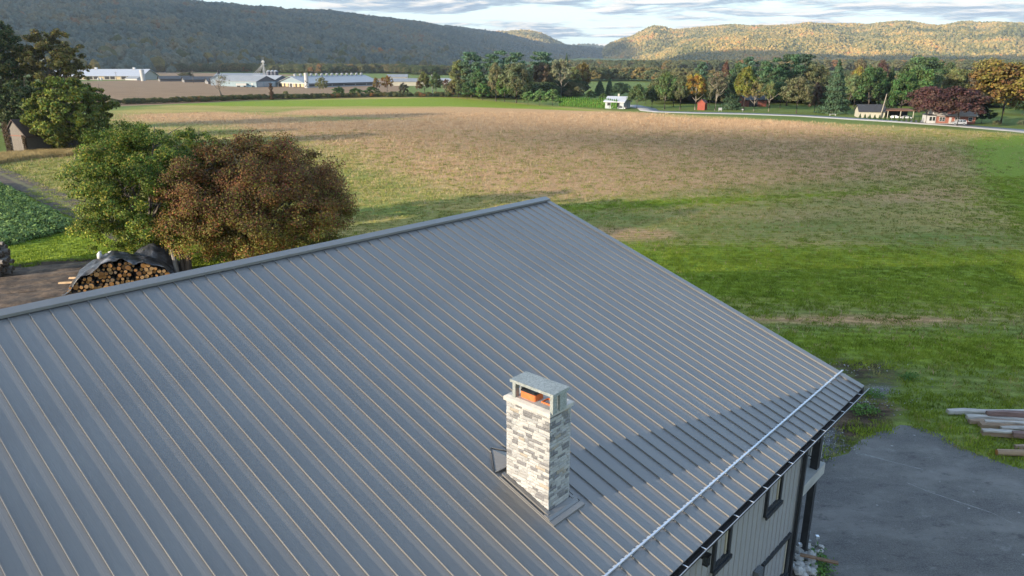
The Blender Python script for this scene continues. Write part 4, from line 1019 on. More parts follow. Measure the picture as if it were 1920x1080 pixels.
T_('sparse', 1413, 150, 208.5, 38, (.14, .12, .045), "small olive yellow tree in front of the yellow green tree", var=2)
T_('pine', 1441, 107, 204, 50, (.045, .082, .036), "tall green pine right of the yellow green tree", 12)
T_('pine', 1474, 102, 204, 52, (.042, .078, .036), "tallest green pine of the roadside trees", 18)
T_('pine', 1500, 99, 200, 44, (.030, .055, .030), "dark rounded pine behind the tallest green pine", 50)
T_('sparse', 1441, 150, 209, 22, OL, "low olive tree with a white trunk below the green pine")
T_('broad', 1462, 150, 206, 36, DG, "dark low tree in the shade under the tall pines", 8)
T_('broad', 1493, 138, 213, 56, (.095, .095, .045), "wide soft olive tree leaning over the roadside lawn")
T_('broad', 1520, 112, 206, 50, (.085, .088, .038), "olive tree rising behind the dark roadside spruce", 25)
T_('shrub', 1527, 150, 211, 30, (.13, .09, .065), "pinkish brown bush left of the dark roadside spruce", cat="bush")
T_('spruce', 1562, 111, 213, 54, SPR, "broad dark spruce standing by the road")
T_('oval', 1603, 104, 200, 34, (.10, .085, .05), "brownish tree behind the yellow topped tree", 50)
T_('oval', 1600, 118, 207, 30, (.22, .19, .04), "yellow topped tree between two dark evergreens", 18)
T_('broad', 1590, 135, 207, 34, (.11, .14, .06), "pale green tree right of the broad dark spruce", 14)
T_('broad', 1625, 116, 215, 54, (.040, .070, .024), "large dark green tree over the cream garage")
T_('oval', 1643, 107, 200, 30, (.13, .075, .06), "pinkish brown tree top behind the garage trees", 45)
T_('spruce', 1661, 122, 215, 36, (.030, .050, .020), "shaggy dark spruce rising right of the garage", 4)
T_('broad', 1716, 97, 204, 78, (.058, .088, .036), "biggest rounded green tree on the skyline behind the cars", 40)
T_('broad', 1687, 130, 219, 48, (.042, .076, .022), "dense green tree shading the parked cars")
T_('broad', 1716, 120, 214, 60, (.055, .088, .026), "full green tree behind the left purple tree", 12)
T_('oval', 1744, 130, 212, 40, (.085, .11, .05), "paler green tree between the cars and the brick house", 14)
T_('oval', 1767, 111, 205, 34, (.050, .072, .030), "dark rounded tree top right of the biggest green tree", 40)
T_('broad', 1785, 121, 212, 58, (.095, .10, .035), "olive tree behind the brick house", 20)
T_('broad', 1736, 156, 231, 66, PUR, "dark purple leaved tree left of the brick house porch", var=2)
T_('broad', 1794, 158, 236.5, 84, (.090, .046, .040), "wide dark purple leaved tree over the brick house front", var=1)
T_('broad', 1832, 122, 214, 40, (.10, .085, .06), "grey brown tree right behind the brick house", 20)
T_('broad', 1842, 102, 206, 56, (.13, .11, .035), "golden olive tree behind the grey brown tree", 35)
T_('broad', 1876, 104, 233, 108, (.19, .135, .035), "great golden brown tree standing right of the brick house", var=3)
T_('broad', 1930, 122, 226, 70, (.16, .11, .05), "orange brown tree at the right picture edge", 8)
T_('shrub', 1840, 198, 231, 36, (.022, .038, .018), "dark clipped yew at the corner of the brick house", cat="bush")
T_('shrub', 1869, 224, 236, 14, (.10, .10, .05), "small shrub at the foot of the great golden tree", cat="bush")
T_('shrub', 1916, 223, 238, 16, (.09, .10, .06), "small grey green shrub near the right picture edge", cat="bush")
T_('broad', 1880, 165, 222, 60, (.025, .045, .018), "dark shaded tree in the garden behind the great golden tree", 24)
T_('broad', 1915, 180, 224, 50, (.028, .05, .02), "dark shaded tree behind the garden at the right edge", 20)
for i, px in enumerate(np.linspace(1612, 1722, 13)):
    T_('spruce', px, 215 + .05 * (px - 1612) - 2.5, 222 + .075 * (px - 1612), 5.5, (.05, .08, .03), "little young conifer in the row between the road and the garage", group="young conifers planted along the road", cat="sapling", name="young_conifer")
# distant wood edge in the valley (one mass)
def random_leaves(name, stops):
    m, t, b = new_mat(name); oi = t.nodes.new("ShaderNodeObjectInfo"); r_c = ramp(t, oi.outputs["Random"], stops)
    at_ = t.nodes.new("ShaderNodeAttribute"); at_.attribute_name = "tint"; s_ = t.nodes.new("ShaderNodeSeparateXYZ"); t.links.new(at_.outputs["Vector"], s_.inputs[0])
    hs = t.nodes.new("ShaderNodeHueSaturation"); t.links.new(r_c.outputs[0], hs.inputs["Color"]); t.links.new(mth(t, 'MULTIPLY_ADD', s_.outputs[1], 1.5, .35), hs.inputs["Value"])
    t.links.new(hs.outputs[0], b.inputs["Base Color"]); b.inputs["Roughness"].default_value = .7; b.inputs["Specular IOR Level"].default_value = .15; return m
belt_leaves = random_leaves("wood_leaves", [(0, (.065, .09, .045)), (.5, (.10, .115, .052)), (.8, (.14, .13, .055)), (.94, (.19, .145, .055)), (1, (.22, .11, .045))])
dark_leaves = random_leaves("shade_leaves", [(0, (.04, .066, .028)), (.6, (.075, .095, .04)), (1, (.13, .11, .05))])
def leafy(src, mat):
    out = []
    for m_ in CR[src]:
        c_ = m_.copy(); c_.materials.clear(); c_.materials.append(mat); out.append(c_)
    return out
lumpsO = leafy('shrub', belt_leaves) + leafy('broad', belt_leaves)[:2]
lumpsU = leafy('broad', dark_leaves)[:3] + leafy('shrub', dark_leaves)[:2]
def belt(name, pts, n, size, srcs, seed, depth=60):
    r = np.random.default_rng(seed); P = []
    q = r.random(n) * (len(pts) - 1); i = q.astype(int); f = q - i
    pts = np.array(pts, float); p = pts[i] * (1 - f)[:, None] + pts[i + 1] * f[:, None]
    off = r.uniform(0, depth, n); d = unit(p); p = p + d * off[:, None]; s_ = size * r.uniform(.6, 1.35, n)
    hz = np.where(np.hypot(p[:, 0], p[:, 1]) > 650, np.clip((np.hypot(p[:, 0], p[:, 1]) - 650) / 2500, 0, 1) ** 1.6 * 26, 0)
    return scatter(name, np.c_[p, hz - s_ * .05], srcs, np.stack([s_ * 1.15, s_ * 1.15, s_ * 1.0], 1), r.uniform(0, 6.3, n))
g_ = lambda x, y: G(x, y)
belt("valley_wood", [g_(1040, 133), g_(1130, 135), g_(1250, 137), g_(1400, 136), g_(1600, 136), g_(1920, 138), g_(2200, 140)], 2600, 13, lumpsO, 81, 160)
belt("valley_copse", [g_(1060, 150), g_(1110, 153), g_(1190, 152), g_(1300, 158), g_(1600, 160), g_(1950, 165)], 520, 9, lumpsO, 82, 40)
belt("roadside_wood_understory", [g_(1235, 196), g_(1380, 194), g_(1500, 196), g_(1700, 200), g_(1960, 205)], 900, 8.0, lumpsU, 83, 70)
belt("woodlot_understory", [g_(848, 181), g_(900, 184), g_(1000, 188), g_(1090, 180)], 260, 6.0, lumpsU, 84, 30)
belt("field_edge_brush", [g_(205, 197), g_(330, 193), g_(400, 190.5), g_(470, 187.5), g_(560, 186), g_(700, 182.5), g_(850, 182)], 900, 1.9, lumpsO, 85, 5)
belt("far_farm_tree_line", [g_(720, 139), g_(790, 142), g_(860, 142), g_(1000, 140)], 500, 9, lumpsU, 86, 120)
belt("foot_of_ridge_woods", [g_(60, 134), g_(180, 135), g_(270, 137.5), g_(440, 138), g_(600, 140), g_(760, 139)], 1500, 10, lumpsO, 87, 90)

# bare tree with a few leaves, and the ivy clad stump, in the hedgerow
g = G(412, 188.5); H = math.hypot(*g) * dirpx(412, 138)[1] + CAM_H
bt = thing("bare_tree", "nearly leafless forked tree in the hedgerow before the farm", "tree", (g[0], g[1], 0), 0)
m = MB(); r = np.random.default_rng(9)
m.tube([(0.1 * H, 0, -.1), (.07 * H, 0, .25 * H), (.02 * H, 0, .40 * H)], [.04 * H, .032 * H, .028 * H], 7)
def twig(p, d, ln, rad, depth):
    q = p + d * ln; m.tube([tuple(p), tuple((p + q) / 2 + Vector(r.normal(size=3) * ln * .06)), tuple(q)], [rad, rad * .8, rad * .5], 5, False)
    if depth: 
        for _ in range(3): twig(q, (d + Vector(r.normal(size=3) * .55)).normalized(), ln * .62, rad * .5, depth - 1)
for d_ in ((-.7, .1, .75), (.55, -.1, .85), (-.1, .3, .95), (.25, .2, .9)):
    twig(Vector((.02 * H, 0, .40 * H)), Vector(d_).normalized(), .27 * H, .016 * H, 3)
m.obj("trunk", barkm, bt, True)
c = link("crown", crown('sparse', 260, .05, 999), bt); c.scale = (H * .6, H * .6, H); c.location = (.18 * H, 0, .05 * H); c.color = (.14, .12, .05, 1)
g = G(510, 187); H = math.hypot(*g) * dirpx(510, 156)[1] + CAM_H
sp = thing("ivy_clad_stump", "broken trunk wrapped in brown ivy standing in the hedgerow", "tree", (g[0], g[1], 0), 0)
MB().tube([(0, 0, -.1), (.1, 0, .5 * H), (.05, 0, .95 * H)], [.3, .25, .15], 7).obj("trunk", barkm, sp, True)
r = np.random.default_rng(10); n = 1500; z = r.random(n) * H; a = r.uniform(0, 6.28, n); R = (.75 + .35 * np.sin(z * 3)) * r.uniform(.5, 1, n)
P = np.stack([np.cos(a) * R, np.sin(a) * R, z], 1)
c = link("ivy", leaf_mesh("ivy", P, unit(P * [1, 1, .1]), .3, np.stack([r.random(n) * .6, r.random(n) * .6, r.random(n)], 1), r), sp); c.color = (.12, .075, .035, 1)

# ------------------------------------------------------------------ the two near trees and the left clump, leaf by leaf
def big_tree(loc, H, W, nleaf, leaf, colf, label, seed, limbs=11, nclump=420, z0=.10, thick=.024, squash=1.0, name="broadleaf_tree", forked=True):
    r = np.random.default_rng(seed); o = thing(name, label, "tree", (loc[0], loc[1], 0), 0)
    m = MB(); tips = []
    m.tube([(0, 0, -.2), (.02 * W, 0, .10 * H), (0, .01 * W, .2 * H)], [thick * H * 1.5, thick * H * 1.1, thick * H], 9)
    for i in range(limbs):
        a = 6.28 * i / limbs + r.uniform(-.3, .3); reach = r.uniform(.25, .42) * W; zt_ = r.uniform(.45, .95) * H if i % 3 else r.uniform(.3, .5) * H
        if zt_ > .75 * H: reach *= .55
        p0 = Vector((0, 0, r.uniform(.10, .26) * H)); p3 = Vector((math.cos(a) * reach, math.sin(a) * reach, zt_)); p1 = p0.lerp(p3, .35) + Vector((0, 0, .05 * H)); p2 = p0.lerp(p3, .7) + Vector((0, 0, .03 * H))
        m.tube([tuple(p0), tuple(p1), tuple(p2), tuple(p3)], [thick * H * .5, thick * H * .34, thick * H * .2, thick * H * .07], 6, False)
        for _ in range(5):
            s = p1.lerp(p3, r.uniform(.0, .9)); e = s + Vector(r.normal(size=3) * .10 * W) + Vector((0, 0, .05 * H)); m.tube([tuple(s), tuple(s.lerp(e, .5) + Vector(r.normal(size=3) * .01 * W)), tuple(e)], [thick * H * .15, thick * H * .09, thick * H * .03], 4, False)
    m.obj("trunk", barkm, o, True)
    d = unit(r.normal(size=(nclump, 3))); rad = r.uniform(.30, 1, nclump) ** .5
    az = np.arctan2(d[:, 1], d[:, 0])
    lob = 1 + .10 * np.sin(3 * az + seed) + .08 * np.sin(6 * az + 2 * seed + 5 * d[:, 2]) + .06 * r.normal(size=nclump)
    zc_ = z0 + (1 - z0) * .46
    c = np.stack([d[:, 0] * rad * .43 * W * lob, d[:, 1] * rad * .43 * W * lob, (zc_ + d[:, 2] * rad * (1 - z0) * .47 * squash) * H], 1)
    c = c[c[:, 2] > z0 * H * .6]; k0 = len(c); cr = r.uniform(.030, .072, k0) * W
    k = r.choice(k0, nleaf, p=cr ** 2 / (cr ** 2).sum())
    off = unit(r.normal(size=(nleaf, 3))) * r.random((nleaf, 1)) ** .5 * np.array([1, 1, .66]); P = c[k] + off * cr[k][:, None]
    nrm = unit(off * .6 + unit(c[k] - np.array([0, 0, zc_ * H])) + np.array([0, 0, .2]))
    ct = r.random(k0)[k]
    for part, (sel, col) in enumerate(colf(P / np.array([W, W, H]), ct, r)):
        if sel.sum() == 0: continue
        tn = np.stack([np.clip(.5 + .3 * (ct[sel] - .5) + .25 * r.normal(size=sel.sum()), 0, 1), np.clip(.30 + .28 * ct[sel] + .20 * r.normal(size=sel.sum()), 0, 1), ct[sel]], 1)
        q = link("crown" if part == 0 else "foliage", leaf_mesh("crown", P[sel], nrm[sel], leaf, tn, r, .75), o); q.color = tuple(col) + (1,)
    return o
def col_green(P, ct, r):
    u = r.random(len(P)) + .6 * (ct - .5); return [(u < .62, (.085, .14, .022)), ((u >= .62) & (u < .93), (.18, .21, .03)), (u >= .93, (.32, .28, .05))]
def col_rust(P, ct, r):
    low = P[:, 2] < .42 + .12 * r.normal(size=len(P)); u = r.random(len(P)) + .7 * (ct - .5)
    g_ = (low & (u < .75)) | (~low & (u < .17)); o_ = ~g_ & (u > .72)
    return [(~g_ & ~o_, (.145, .075, .036)), (g_, (.19, .18, .036)), (o_, (.26, .125, .042))]
def near(px, ybase, ytop, wpx):
    g = G(px, ybase); d = math.hypot(*g); return g, d * dirpx(px, ytop)[1] + CAM_H, wpx * math.hypot(d, CAM_H) / FPX * .98
g, H, W = near(288, 496, 224, 262)
big_tree(g, H + .6, W, 115000, .14, col_green, "full green maple tree standing behind the firewood heap", 21, squash=1.02, z0=.05, nclump=520)
g, H, W = near(375, 440, 232, 150)
big_tree(g, H + .2, W, 45000, .15, col_green, "smaller green tree squeezed between the maple and the rust brown tree", 27, squash=1.0, z0=.05)
g, H, W = near(500, 496, 246, 376)
big_tree(g, H + .2, W, 175000, .135, col_rust, "wide rust brown and olive autumn tree behind the metal roof", 22, squash=1.03, nclump=700, z0=.04)
def c1(a, b_):
    return lambda P, ct, r: (lambda u: [(u < .65, a), (u >= .65, b_)])(r.random(len(P)) + .5 * (ct - .5))
g, H, W = near(142, 284, 134, 138)
big_tree(g, H, W, 42000, .42, c1((.10, .14, .022), (.20, .205, .03)), "bright olive green tree beside the weathered shed", 23, z0=.04)
g, H, W = near(14, 262, 30, 140)
big_tree(g * 1.12, H * 1.11, W, 34000, .45, c1((.055, .085, .03), (.14, .125, .045)), "tall dark tree at the left picture edge behind the shed", 24, z0=.15)
g, H, W = near(124, 258, 56, 130)
big_tree(g * 1.1, H * 1.09, W * .95, 20000, .40, c1((.12, .115, .035), (.20, .16, .05)), "tall thin olive brown tree behind the bright olive tree", 25, z0=.3, nclump=260)
g, H, W = near(60, 270, 140, 110)
big_tree(g * 1.02, H, W, 18000, .42, c1((.04, .065, .018), (.07, .085, .025)), "lower dark green tree filling in above the shed roof", 26, z0=.08)

# ------------------------------------------------------------------ farm buildings, houses
WHT = simple("white_metal_roof", (.36, .38, .42), .45, 0, .05, .5)
LGT = simple("light_metal_roof", (.27, .285, .305), .5, 0, .08, .5)
GRYR = simple("grey_roof", (.20, .215, .235), .6, 0, .1, .5)
BLK = simple("black_roof", (.022, .024, .028), .6, 0, .2, .5)
BLU = simple("blue_grey_siding", (.17, .23, .27), .6, 0, .08, .6)
BLUL = simple("pale_blue_siding", (.36, .42, .46), .6, 0, .08, .6)
CRM = simple("cream_wall", (.38, .36, .29), .8, 0, .08, .8)
WWL = simple("white_wall", (.38, .38, .375), .7, 0, .06, .8)
DRK = simple("dark_opening", (.02, .02, .022), .9, 0, .2, 1)
TANW = simple("tan_curtain", (.42, .33, .20), .8, 0, .25, .8)
def place(px, yb, yaw, lx, ly):
    """thing origin so that local point (lx, ly) stands at the photo point"""
    g = G(px, yb); c, s = math.cos(yaw), math.sin(yaw)
    return (g[0] - (lx * c - ly * s), g[1] - (lx * s + ly * c), 0)
def gable(name, label, loc, yaw, Lx, Wy, eave, ridge, wallm_, roofm, over=.5, th=.22, gablem=None, cat="barn", base0=0.0):
    o = thing(name, label, cat, loc, yaw)
    hx, hy = Lx / 2, Wy / 2
    MB().box(-hx, hx, -hy, hy, base0, eave).obj("wall", wallm_, o)
    gm_ = MB(); rt = ridge - .03
    for x0, x1 in ((-hx, -hx + .12), (hx - .12, hx)): gm_.prism([(-hy, eave + .002), (hy, eave + .002), (0, rt)], 'x', x0, x1)
    gm_.obj("gable", gablem or wallm_, o)
    sl = (ridge - eave) / hy
    for sgn in (-1, 1):
        ye = sgn * (hy + over); ze = eave - sl * over
        MB().add([(-hx - over, 0, ridge), (hx + over, 0, ridge), (hx + over, ye, ze), (-hx - over, ye, ze), (-hx - over, 0, ridge + th), (hx + over, 0, ridge + th), (hx + over, ye, ze + th), (-hx - over, ye, ze + th)],
                 [(3, 2, 1, 0), (4, 5, 6, 7), (0, 1, 5, 4), (1, 2, 6, 5), (2, 3, 7, 6), (3, 0, 4, 7)]).obj("roof", roofm, o)
    return o
def panel(o, name, face, a, b, z0, z1, mat, hx, hy, d=.06, parent=None):
    """flat piece set proud on a wall: face '-y','+y','-x','+x', from a to b along it"""
    m = MB()
    if face == '-y': m.box(a, b, -hy - d, -hy - .003, z0, z1)
    elif face == '+y': m.box(a, b, hy + .003, hy + d, z0, z1)
    elif face == '-x': m.box(-hx - d, -hx - .003, a, b, z0, z1)
    else: m.box(hx + .003, hx + d, a, b, z0, z1)
    return m.obj(name, mat, parent or o)
R_ = math.radians
# long white barn
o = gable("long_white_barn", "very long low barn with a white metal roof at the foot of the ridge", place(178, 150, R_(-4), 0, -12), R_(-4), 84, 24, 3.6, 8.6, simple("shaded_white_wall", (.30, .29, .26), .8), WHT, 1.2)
for k in range(17): panel(o, "doorway", '-y', -40 + 4.9 * k, -40 + 4.9 * k + 3.9, .6, 3.0, DRK if k % 3 else TANW, 42, 12)
for x in (-6, 28): MB().box(x, x + 2.0, -.8, .8, 8.7, 10.1).obj("roof_vent", WHT, o)
def cyl(name, label, px, yb, r0, h, mat, cat, dome=.0, group=None, lean=0.0, parts=None):
    g = G(px, yb); o = thing(name, label, cat, (g[0], g[1], 0), 0, group)
    MB().tube([(0, 0, 0), (lean * h, 0, h)], [r0, r0], 18).obj("shell", mat, o, True).data.polygons.foreach_set("use_smooth", [False] * 20) if False else MB().tube([(0, 0, 0), (lean * h, 0, h)], [r0, r0], 18).obj("shell", mat, o)
    if dome: MB().tube([(lean * h, 0, h + .002), (lean * h, 0, h + dome * .6), (lean * h, 0, h + dome)], [r0 * 1.03, r0 * .62, r0 * .08], 18).obj("cap", mat, o)
    return o
cyl("white_silo", "plain white silo at the right end of the long white barn", 269, 152, 1.7, 8.6, WWL, "silo", .6, lean=-.03)
for i, (px, lab) in enumerate([(185, "left one of two small white tanks before the long white barn"), (190.5, "right one of two small white tanks before the long white barn")]):
    cyl("white_tank", lab, px, 150.5, 1.0, 1.4, WWL, "tank", .9, "small white tanks")
gable("grey_shed", "low grey hip roofed shed in front of the white barn's right half", place(246, 150.5, R_(-25), 0, -4), R_(-25), 14, 8, 1.3, 3.0, WWL, GRYR, .4, cat="shed")
for i, (px, yb, ln, lab) in enumerate([(299, 152.5, 22, "black roofed livestock shed, leftmost of three"), (344, 154.0, 22, "black roofed livestock shed, middle of three"), (388, 157.0, 13, "black roofed livestock shed, rightmost of three and smallest")]):
    yaw = R_(30); o = gable("livestock_shed", lab, place(px, yb, yaw, -ln / 2, 0), yaw, ln, 15, 1.9, 3.9, simple("shed_wall", (.10, .10, .11), .8), BLK, .8, gablem=GRYR, cat="shed")
    o["group"] = "black roofed livestock sheds"
    for q in (-6.5, -1.2, 4.2): panel(o, "white_pier", '-x', q, q + 2.0, 0, 1.6, WWL, ln / 2, 7.5, .3)
o = gable("blue_gabled_barn", "pale blue grey barn with its gable towards the field, behind the bare tree", place(411, 160, R_(-72), 7, 0), R_(-72), 14, 10, 4.3, 6.9, BLUL, LGT, .4)
panel(o, "sliding_door", '+x', -2, 2, 0, 3.6, WWL, 7, 5)
cyl("feed_bin", "small black feed bin behind the pale blue gabled barn", 412, 157, .8, 8.6, DRK, "bin", .6)
o = gable("white_gabled_shed", "small white gabled shed with a dark opening between the blue barns", place(432, 161, R_(-72), 4, 0), R_(-72), 9, 7, 2.9, 4.8, WWL, LGT, .4, cat="shed")
panel(o, "opening", '+x', -2.4, .2, 0, 2.3, DRK, 4.5, 3.5); panel(o, "red_feed_cart", '+x', .8, 2.0, 0, 1.4, simple("red_paint", (.4, .06, .04), .5), 4.5, 3.5, .5)
o = gable("long_blue_barn", "long blue grey barn with a grey roof and translucent white gable doors", place(499, 163, R_(-36), 18, 0), R_(-36), 38, 15, 3.3, 6.4, BLU, GRYR, .5, gablem=simple("dark_slate_gable", (.09, .095, .11), .7))
for q in (-6.8, -1.9, 3.0): panel(o, "white_door", '+x', q, q + 4.4 if q < 3 else q + 3.2, .2, 2.9, LGT if q < 3 else BLUL, 19, 7.5)
panel(o, "white_door", '-y', 14.2, 15.2, 0, 2.4, WWL, 19, 7.5)
o = gable("back_barn", "dark gabled barn with a light roof between the two large barns", place(528, 158.5, R_(-28), 12, 0), R_(-28), 26, 13, 3.3, 5.8, simple("dark_blue_siding", (.07, .09, .115), .7), LGT, .5)
panel(o, "side_door", '+x', 1, 4, 0, 3, DRK, 13, 6.5)
gable("machinery_shed", "long low building with a near black roof edge behind the blue barn", place(455, 150, R_(3), 0, -8), R_(3), 46, 16, 3.6, 5.3, BLU, GRYR, .5)
# cattle barn: long, with ridge vents and open curtained sides
a52 = R_(50); LB, WB_ = 56, 29
o = gable("cattle_barn", "large open sided cattle barn with pale roof, blue gable and a line of ridge vents", place(547, 163.5, a52, -LB / 2, 0), a52, LB, WB_, 2.5, 6.3, simple("barn_inside", (.05, .05, .05), .9), LGT, 1.0, gablem=BLU)
hx, hy = LB / 2, WB_ / 2
panel(o, "gable_beam", '-x', -hy, hy, 2.2, 2.7, WWL, hx, hy, .25)
for q in (-14.4, -1.9, 1.4, 13.6): panel(o, "gable_post", '-x', q, q + .8, 0, 2.2, WWL, hx, hy, .3)
for q in (-12.9, -8.4, -4.2, 3.2, 8.0): panel(o, "tan_bay", '-x', q, q + 1.9 + (abs(q) % 2), .3, 2.15, TANW, hx, hy, .15)
panel(o, "side_rail", '-y', -hx, hx, 1.5, 1.8, GRYR, hx, hy, .2); panel(o, "side_curb", '-y', -hx, hx, 0, .6, LGT, hx, hy, .2)
for q in np.linspace(-hx + 1, hx - 1, 7): panel(o, "side_post", '-y', q, q + .35, .6, 1.5, WWL, hx, hy, .25)
ventm = MB().tube([(0, 0, 0), (0, 0, .9), (0, 0, 1.1), (0, 0, 1.5)], [.8, .8, 1.15, .3], 12).mesh("ridge_vent", WWL)
for q in np.linspace(-hx + 3, hx - 2, 14): link("ridge_vent", ventm, o, (q, 0, 6.4))
# white silo painted with black cow patches
g = G(576, 165); o = thing("cow_patterned_silo", "white silo with black cow patches painted low on its side", "silo", (g[0], g[1], 0))
MB().tube([(0, 0, 0), (-.15, 0, 8.6)], [1.25, 1.2], 20).obj("shell", WWL, o)
for (a_, z_, rx, rz_) in ((-1.9, 3.9, .55, .6), (-1.2, 3.2, .5, .7), (-1.95, 1.0, .45, .75), (-1.45, 1.7, .35, .45), (-.9, .8, .4, .5)):
    m = MB(); pts = []; 
    for k in range(10):
        w_ = 6.283 * k / 10; aa = a_ + rx * math.cos(w_) * (.8 + .3 * math.sin(3 * w_)) / 1.2; pts.append((aa, z_ + rz_ * math.sin(w_) * (.8 + .25 * math.cos(2 * w_))))
    m.add([(1.275 * math.cos(p) - .03, 1.275 * math.sin(p), z) for p, z in pts], [tuple(range(10))]); m.obj("black_patch", DRK, o)
# grain leg and bins
g = G(497, 157.0); o = thing("elevator_tower", "pale grain elevator leg with spreading guy cables above the farm", "tower", (g[0], g[1], 0))
H_ = 14.8
fr = MB()
for x_, y_ in ((-.9, -.9), (.9, -.9), (.9, .9), (-.9, .9)): fr.tube([(x_, y_, 0), (x_ * .6, y_ * .6, H_ - 2)], .10, 5)
for k in range(9):
    z_ = 1 + k * 1.9
    s_ = .9 - .36 * z_ / H_
    for i in range(4):
        p = [(-s_, -s_), (s_, -s_), (s_, s_), (-s_, s_)]; q = p[(i + 1) % 4]; fr.tube([(p[i][0], p[i][1], z_), (q[0], q[1], z_ + 1.7)], .05, 4)
fr.obj("lattice", LGT, o); MB().box(-.35, .35, -.3, .3, .1, H_ - .6).obj("bucket_shaft", WWL, o)
MB().prism([(-1.1, H_ - .5), (-.9, H_ + .5), (0, H_ + 1.1), (.9, H_ + .5), (1.1, H_ - .5)], 'y', -.6, .6).obj("head", WWL, o)
MB().box(-1.4, 1.4, -1.2, 1.2, H_ - 2.2, H_ - 1.9).obj("platform", LGT, o)
for ex_ in (-8.5, -6.8, -5.2, -3.6, 3.2): MB().tube([(0, 0, H_ - 1.4), (ex_, -1 - .3 * abs(ex_), 4.8)], .09, 4).obj("spout_pipe", WWL, o)
binm = simple("dark_blue_steel", (.055, .065, .095), .5, .2, .15, 2)
for i, (px, lab) in enumerate([(505.5, "dark steel grain bin nearest the elevator leg"), (512.5, "dark steel grain bin in the middle of the three"), (519, "dark steel grain bin furthest right of the three")]):
    g = G(px, 154.5); b_ = thing("grain_bin", lab, "grain bin", (g[0], g[1], 0), 0, "dark grain bins")
    m = MB()
    for k in range(6): m.tube([(0, 0, k * 1.3), (0, 0, k * 1.3 + 1.25)], [1.75, 1.75], 16)
    m.obj("shell", binm, b_); MB().tube([(0, 0, 7.85), (0, 0, 9.0)], [1.85, .3], 16).obj("cap", LGT, b_)
# trailer and pickup in the yard
g = G(454, 163.2); o = thing("white_trailer", "long white trailer parked against the long blue barn", "trailer", (g[0], g[1], 0), R_(-6))
MB().box(-3.3, 3.3, -1.1, 1.1, .9, 2.2).obj("body", WWL, o)
for x_ in (-2.2, -1.2, 2.2): MB().tube([(x_, -1.2, .45), (x_, -.9, .45)], .45, 12).obj("wheel", DRK, o)
def car(label, px, yb, yaw, paint, kind="van", Lc=4.6, name=None, k=1.0, z=0.0, cat=None):
    g = G(px, yb); o = thing(name or ("minivan" if kind == "van" else "parked_car"), label, cat or ("minivan" if kind == "van" else "car"), (g[0], g[1], z), yaw)
    o.scale = (k, k, k)
    a = Lc / 2
    low = [(-a, .35), (-a, .85), (-a + .12, 1.0), (a - 1.15, 1.02), (a - .2, .88), (a, .72), (a, .35)]
    MB().prism(low, 'y', -.88, .88).obj("body", paint, o)
    top = [(-a + .05, 1.0), (-a + .35, 1.62), (-a + .7, 1.72), (a - 2.1, 1.70), (a - 1.1, 1.02)] if kind == "van" else [(-a + .5, 1.0), (-a + 1.1, 1.40), (a - 1.9, 1.42), (a - 1.2, 1.02)]
    n = len(top); m = MB(); m.add([(p[0], -.86 + .12 * (p[1] > 1.1), p[1]) for p in top] + [(p[0], .86 - .12 * (p[1] > 1.1), p[1]) for p in top], [tuple(range(n)), tuple(range(n, 2 * n))[::-1]] + [(i, (i + 1) % n, n + (i + 1) % n, n + i) for i in range(n)]); m.obj("cabin", paint, o)
    hgt = 1.58 if kind == "van" else 1.34
    for sg in (-1, 1):
        yy = sg * .80
        wins = [(-a + .35, -a + 1.35), (-a + 1.45, -.05), (.05, a - 1.75)] if kind == "van" else [(-a + 1.0, -.1), (0, a - 1.8)]
        for (w0, w1) in wins:
            m = MB(); m.hexa([(w0, yy + sg * .055, 1.06), (w1, yy + sg * .055, 1.06), (w1, yy, 1.06), (w0, yy, 1.06)], [(w0 + .06, yy - sg * .03, hgt), (w1 - .1, yy - sg * .03, hgt), (w1 - .1, yy - sg * .08, hgt), (w0 + .06, yy - sg * .08, hgt)]); m.obj("side_window", glass, o)
    e = 1.75 if kind == "van" else 1.5
    for x_ in (-a + .85, a - .9):
        for sg in (-1, 1):
            w_ = MB().tube([(x_, sg * .72, .34), (x_, sg * .91, .34)], .34, 14).obj("wheel", DRK, o); MB().tube([(x_, sg * .912, .34), (x_, sg * .93, .34)], .2, 10).obj("rim", galv, w_)
    for sg in (-1, 1): MB().box(-a - .01, -a + .03, sg * .7 - .12, sg * .7 + .12, .75, 1.05).obj("tail_light", simple("red_lens", (.35, .02, .015), .3) if "red_lens" not in bpy.data.materials else bpy.data.materials["red_lens"], o)
    return o
silver = simple("silver_paint", (.52, .53, .55), .3, .4, .03, 2); dkp = simple("dark_paint", (.03, .035, .05), .3, .2, .1, 2); whp = simple("white_paint", (.70, .71, .72), .3, .0, .03, 2); blp = simple("blue_paint", (.05, .12, .18), .4, .1, .1, 2)
car("blue pickup sized vehicle parked by the long blue barn", 468, 163.6, R_(10), blp, "car", name="farm_vehicle", cat="vehicle")
# far pale buildings right of the cattle barn
gable("far_white_building", "long low white farm building far behind the olive hedgerow tree", place(762, 161, R_(4), 0, -6), R_(4), 24, 12, 2.6, 4.4, CRM, GRYR, .4)
gable("far_pale_shed", "pale shed seen between the hedgerow and the woodlot", place(836, 158, R_(4), 0, -5), R_(4), 10, 9, 2.4, 3.8, WWL, LGT, .4, cat="shed")
gable("distant_grey_barn", "small grey roofed barn far off at the end of the cattle barn", place(745, 152, R_(4), 0, -5), R_(4), 16, 10, 3.0, 5.0, CRM, GRYR, .4)
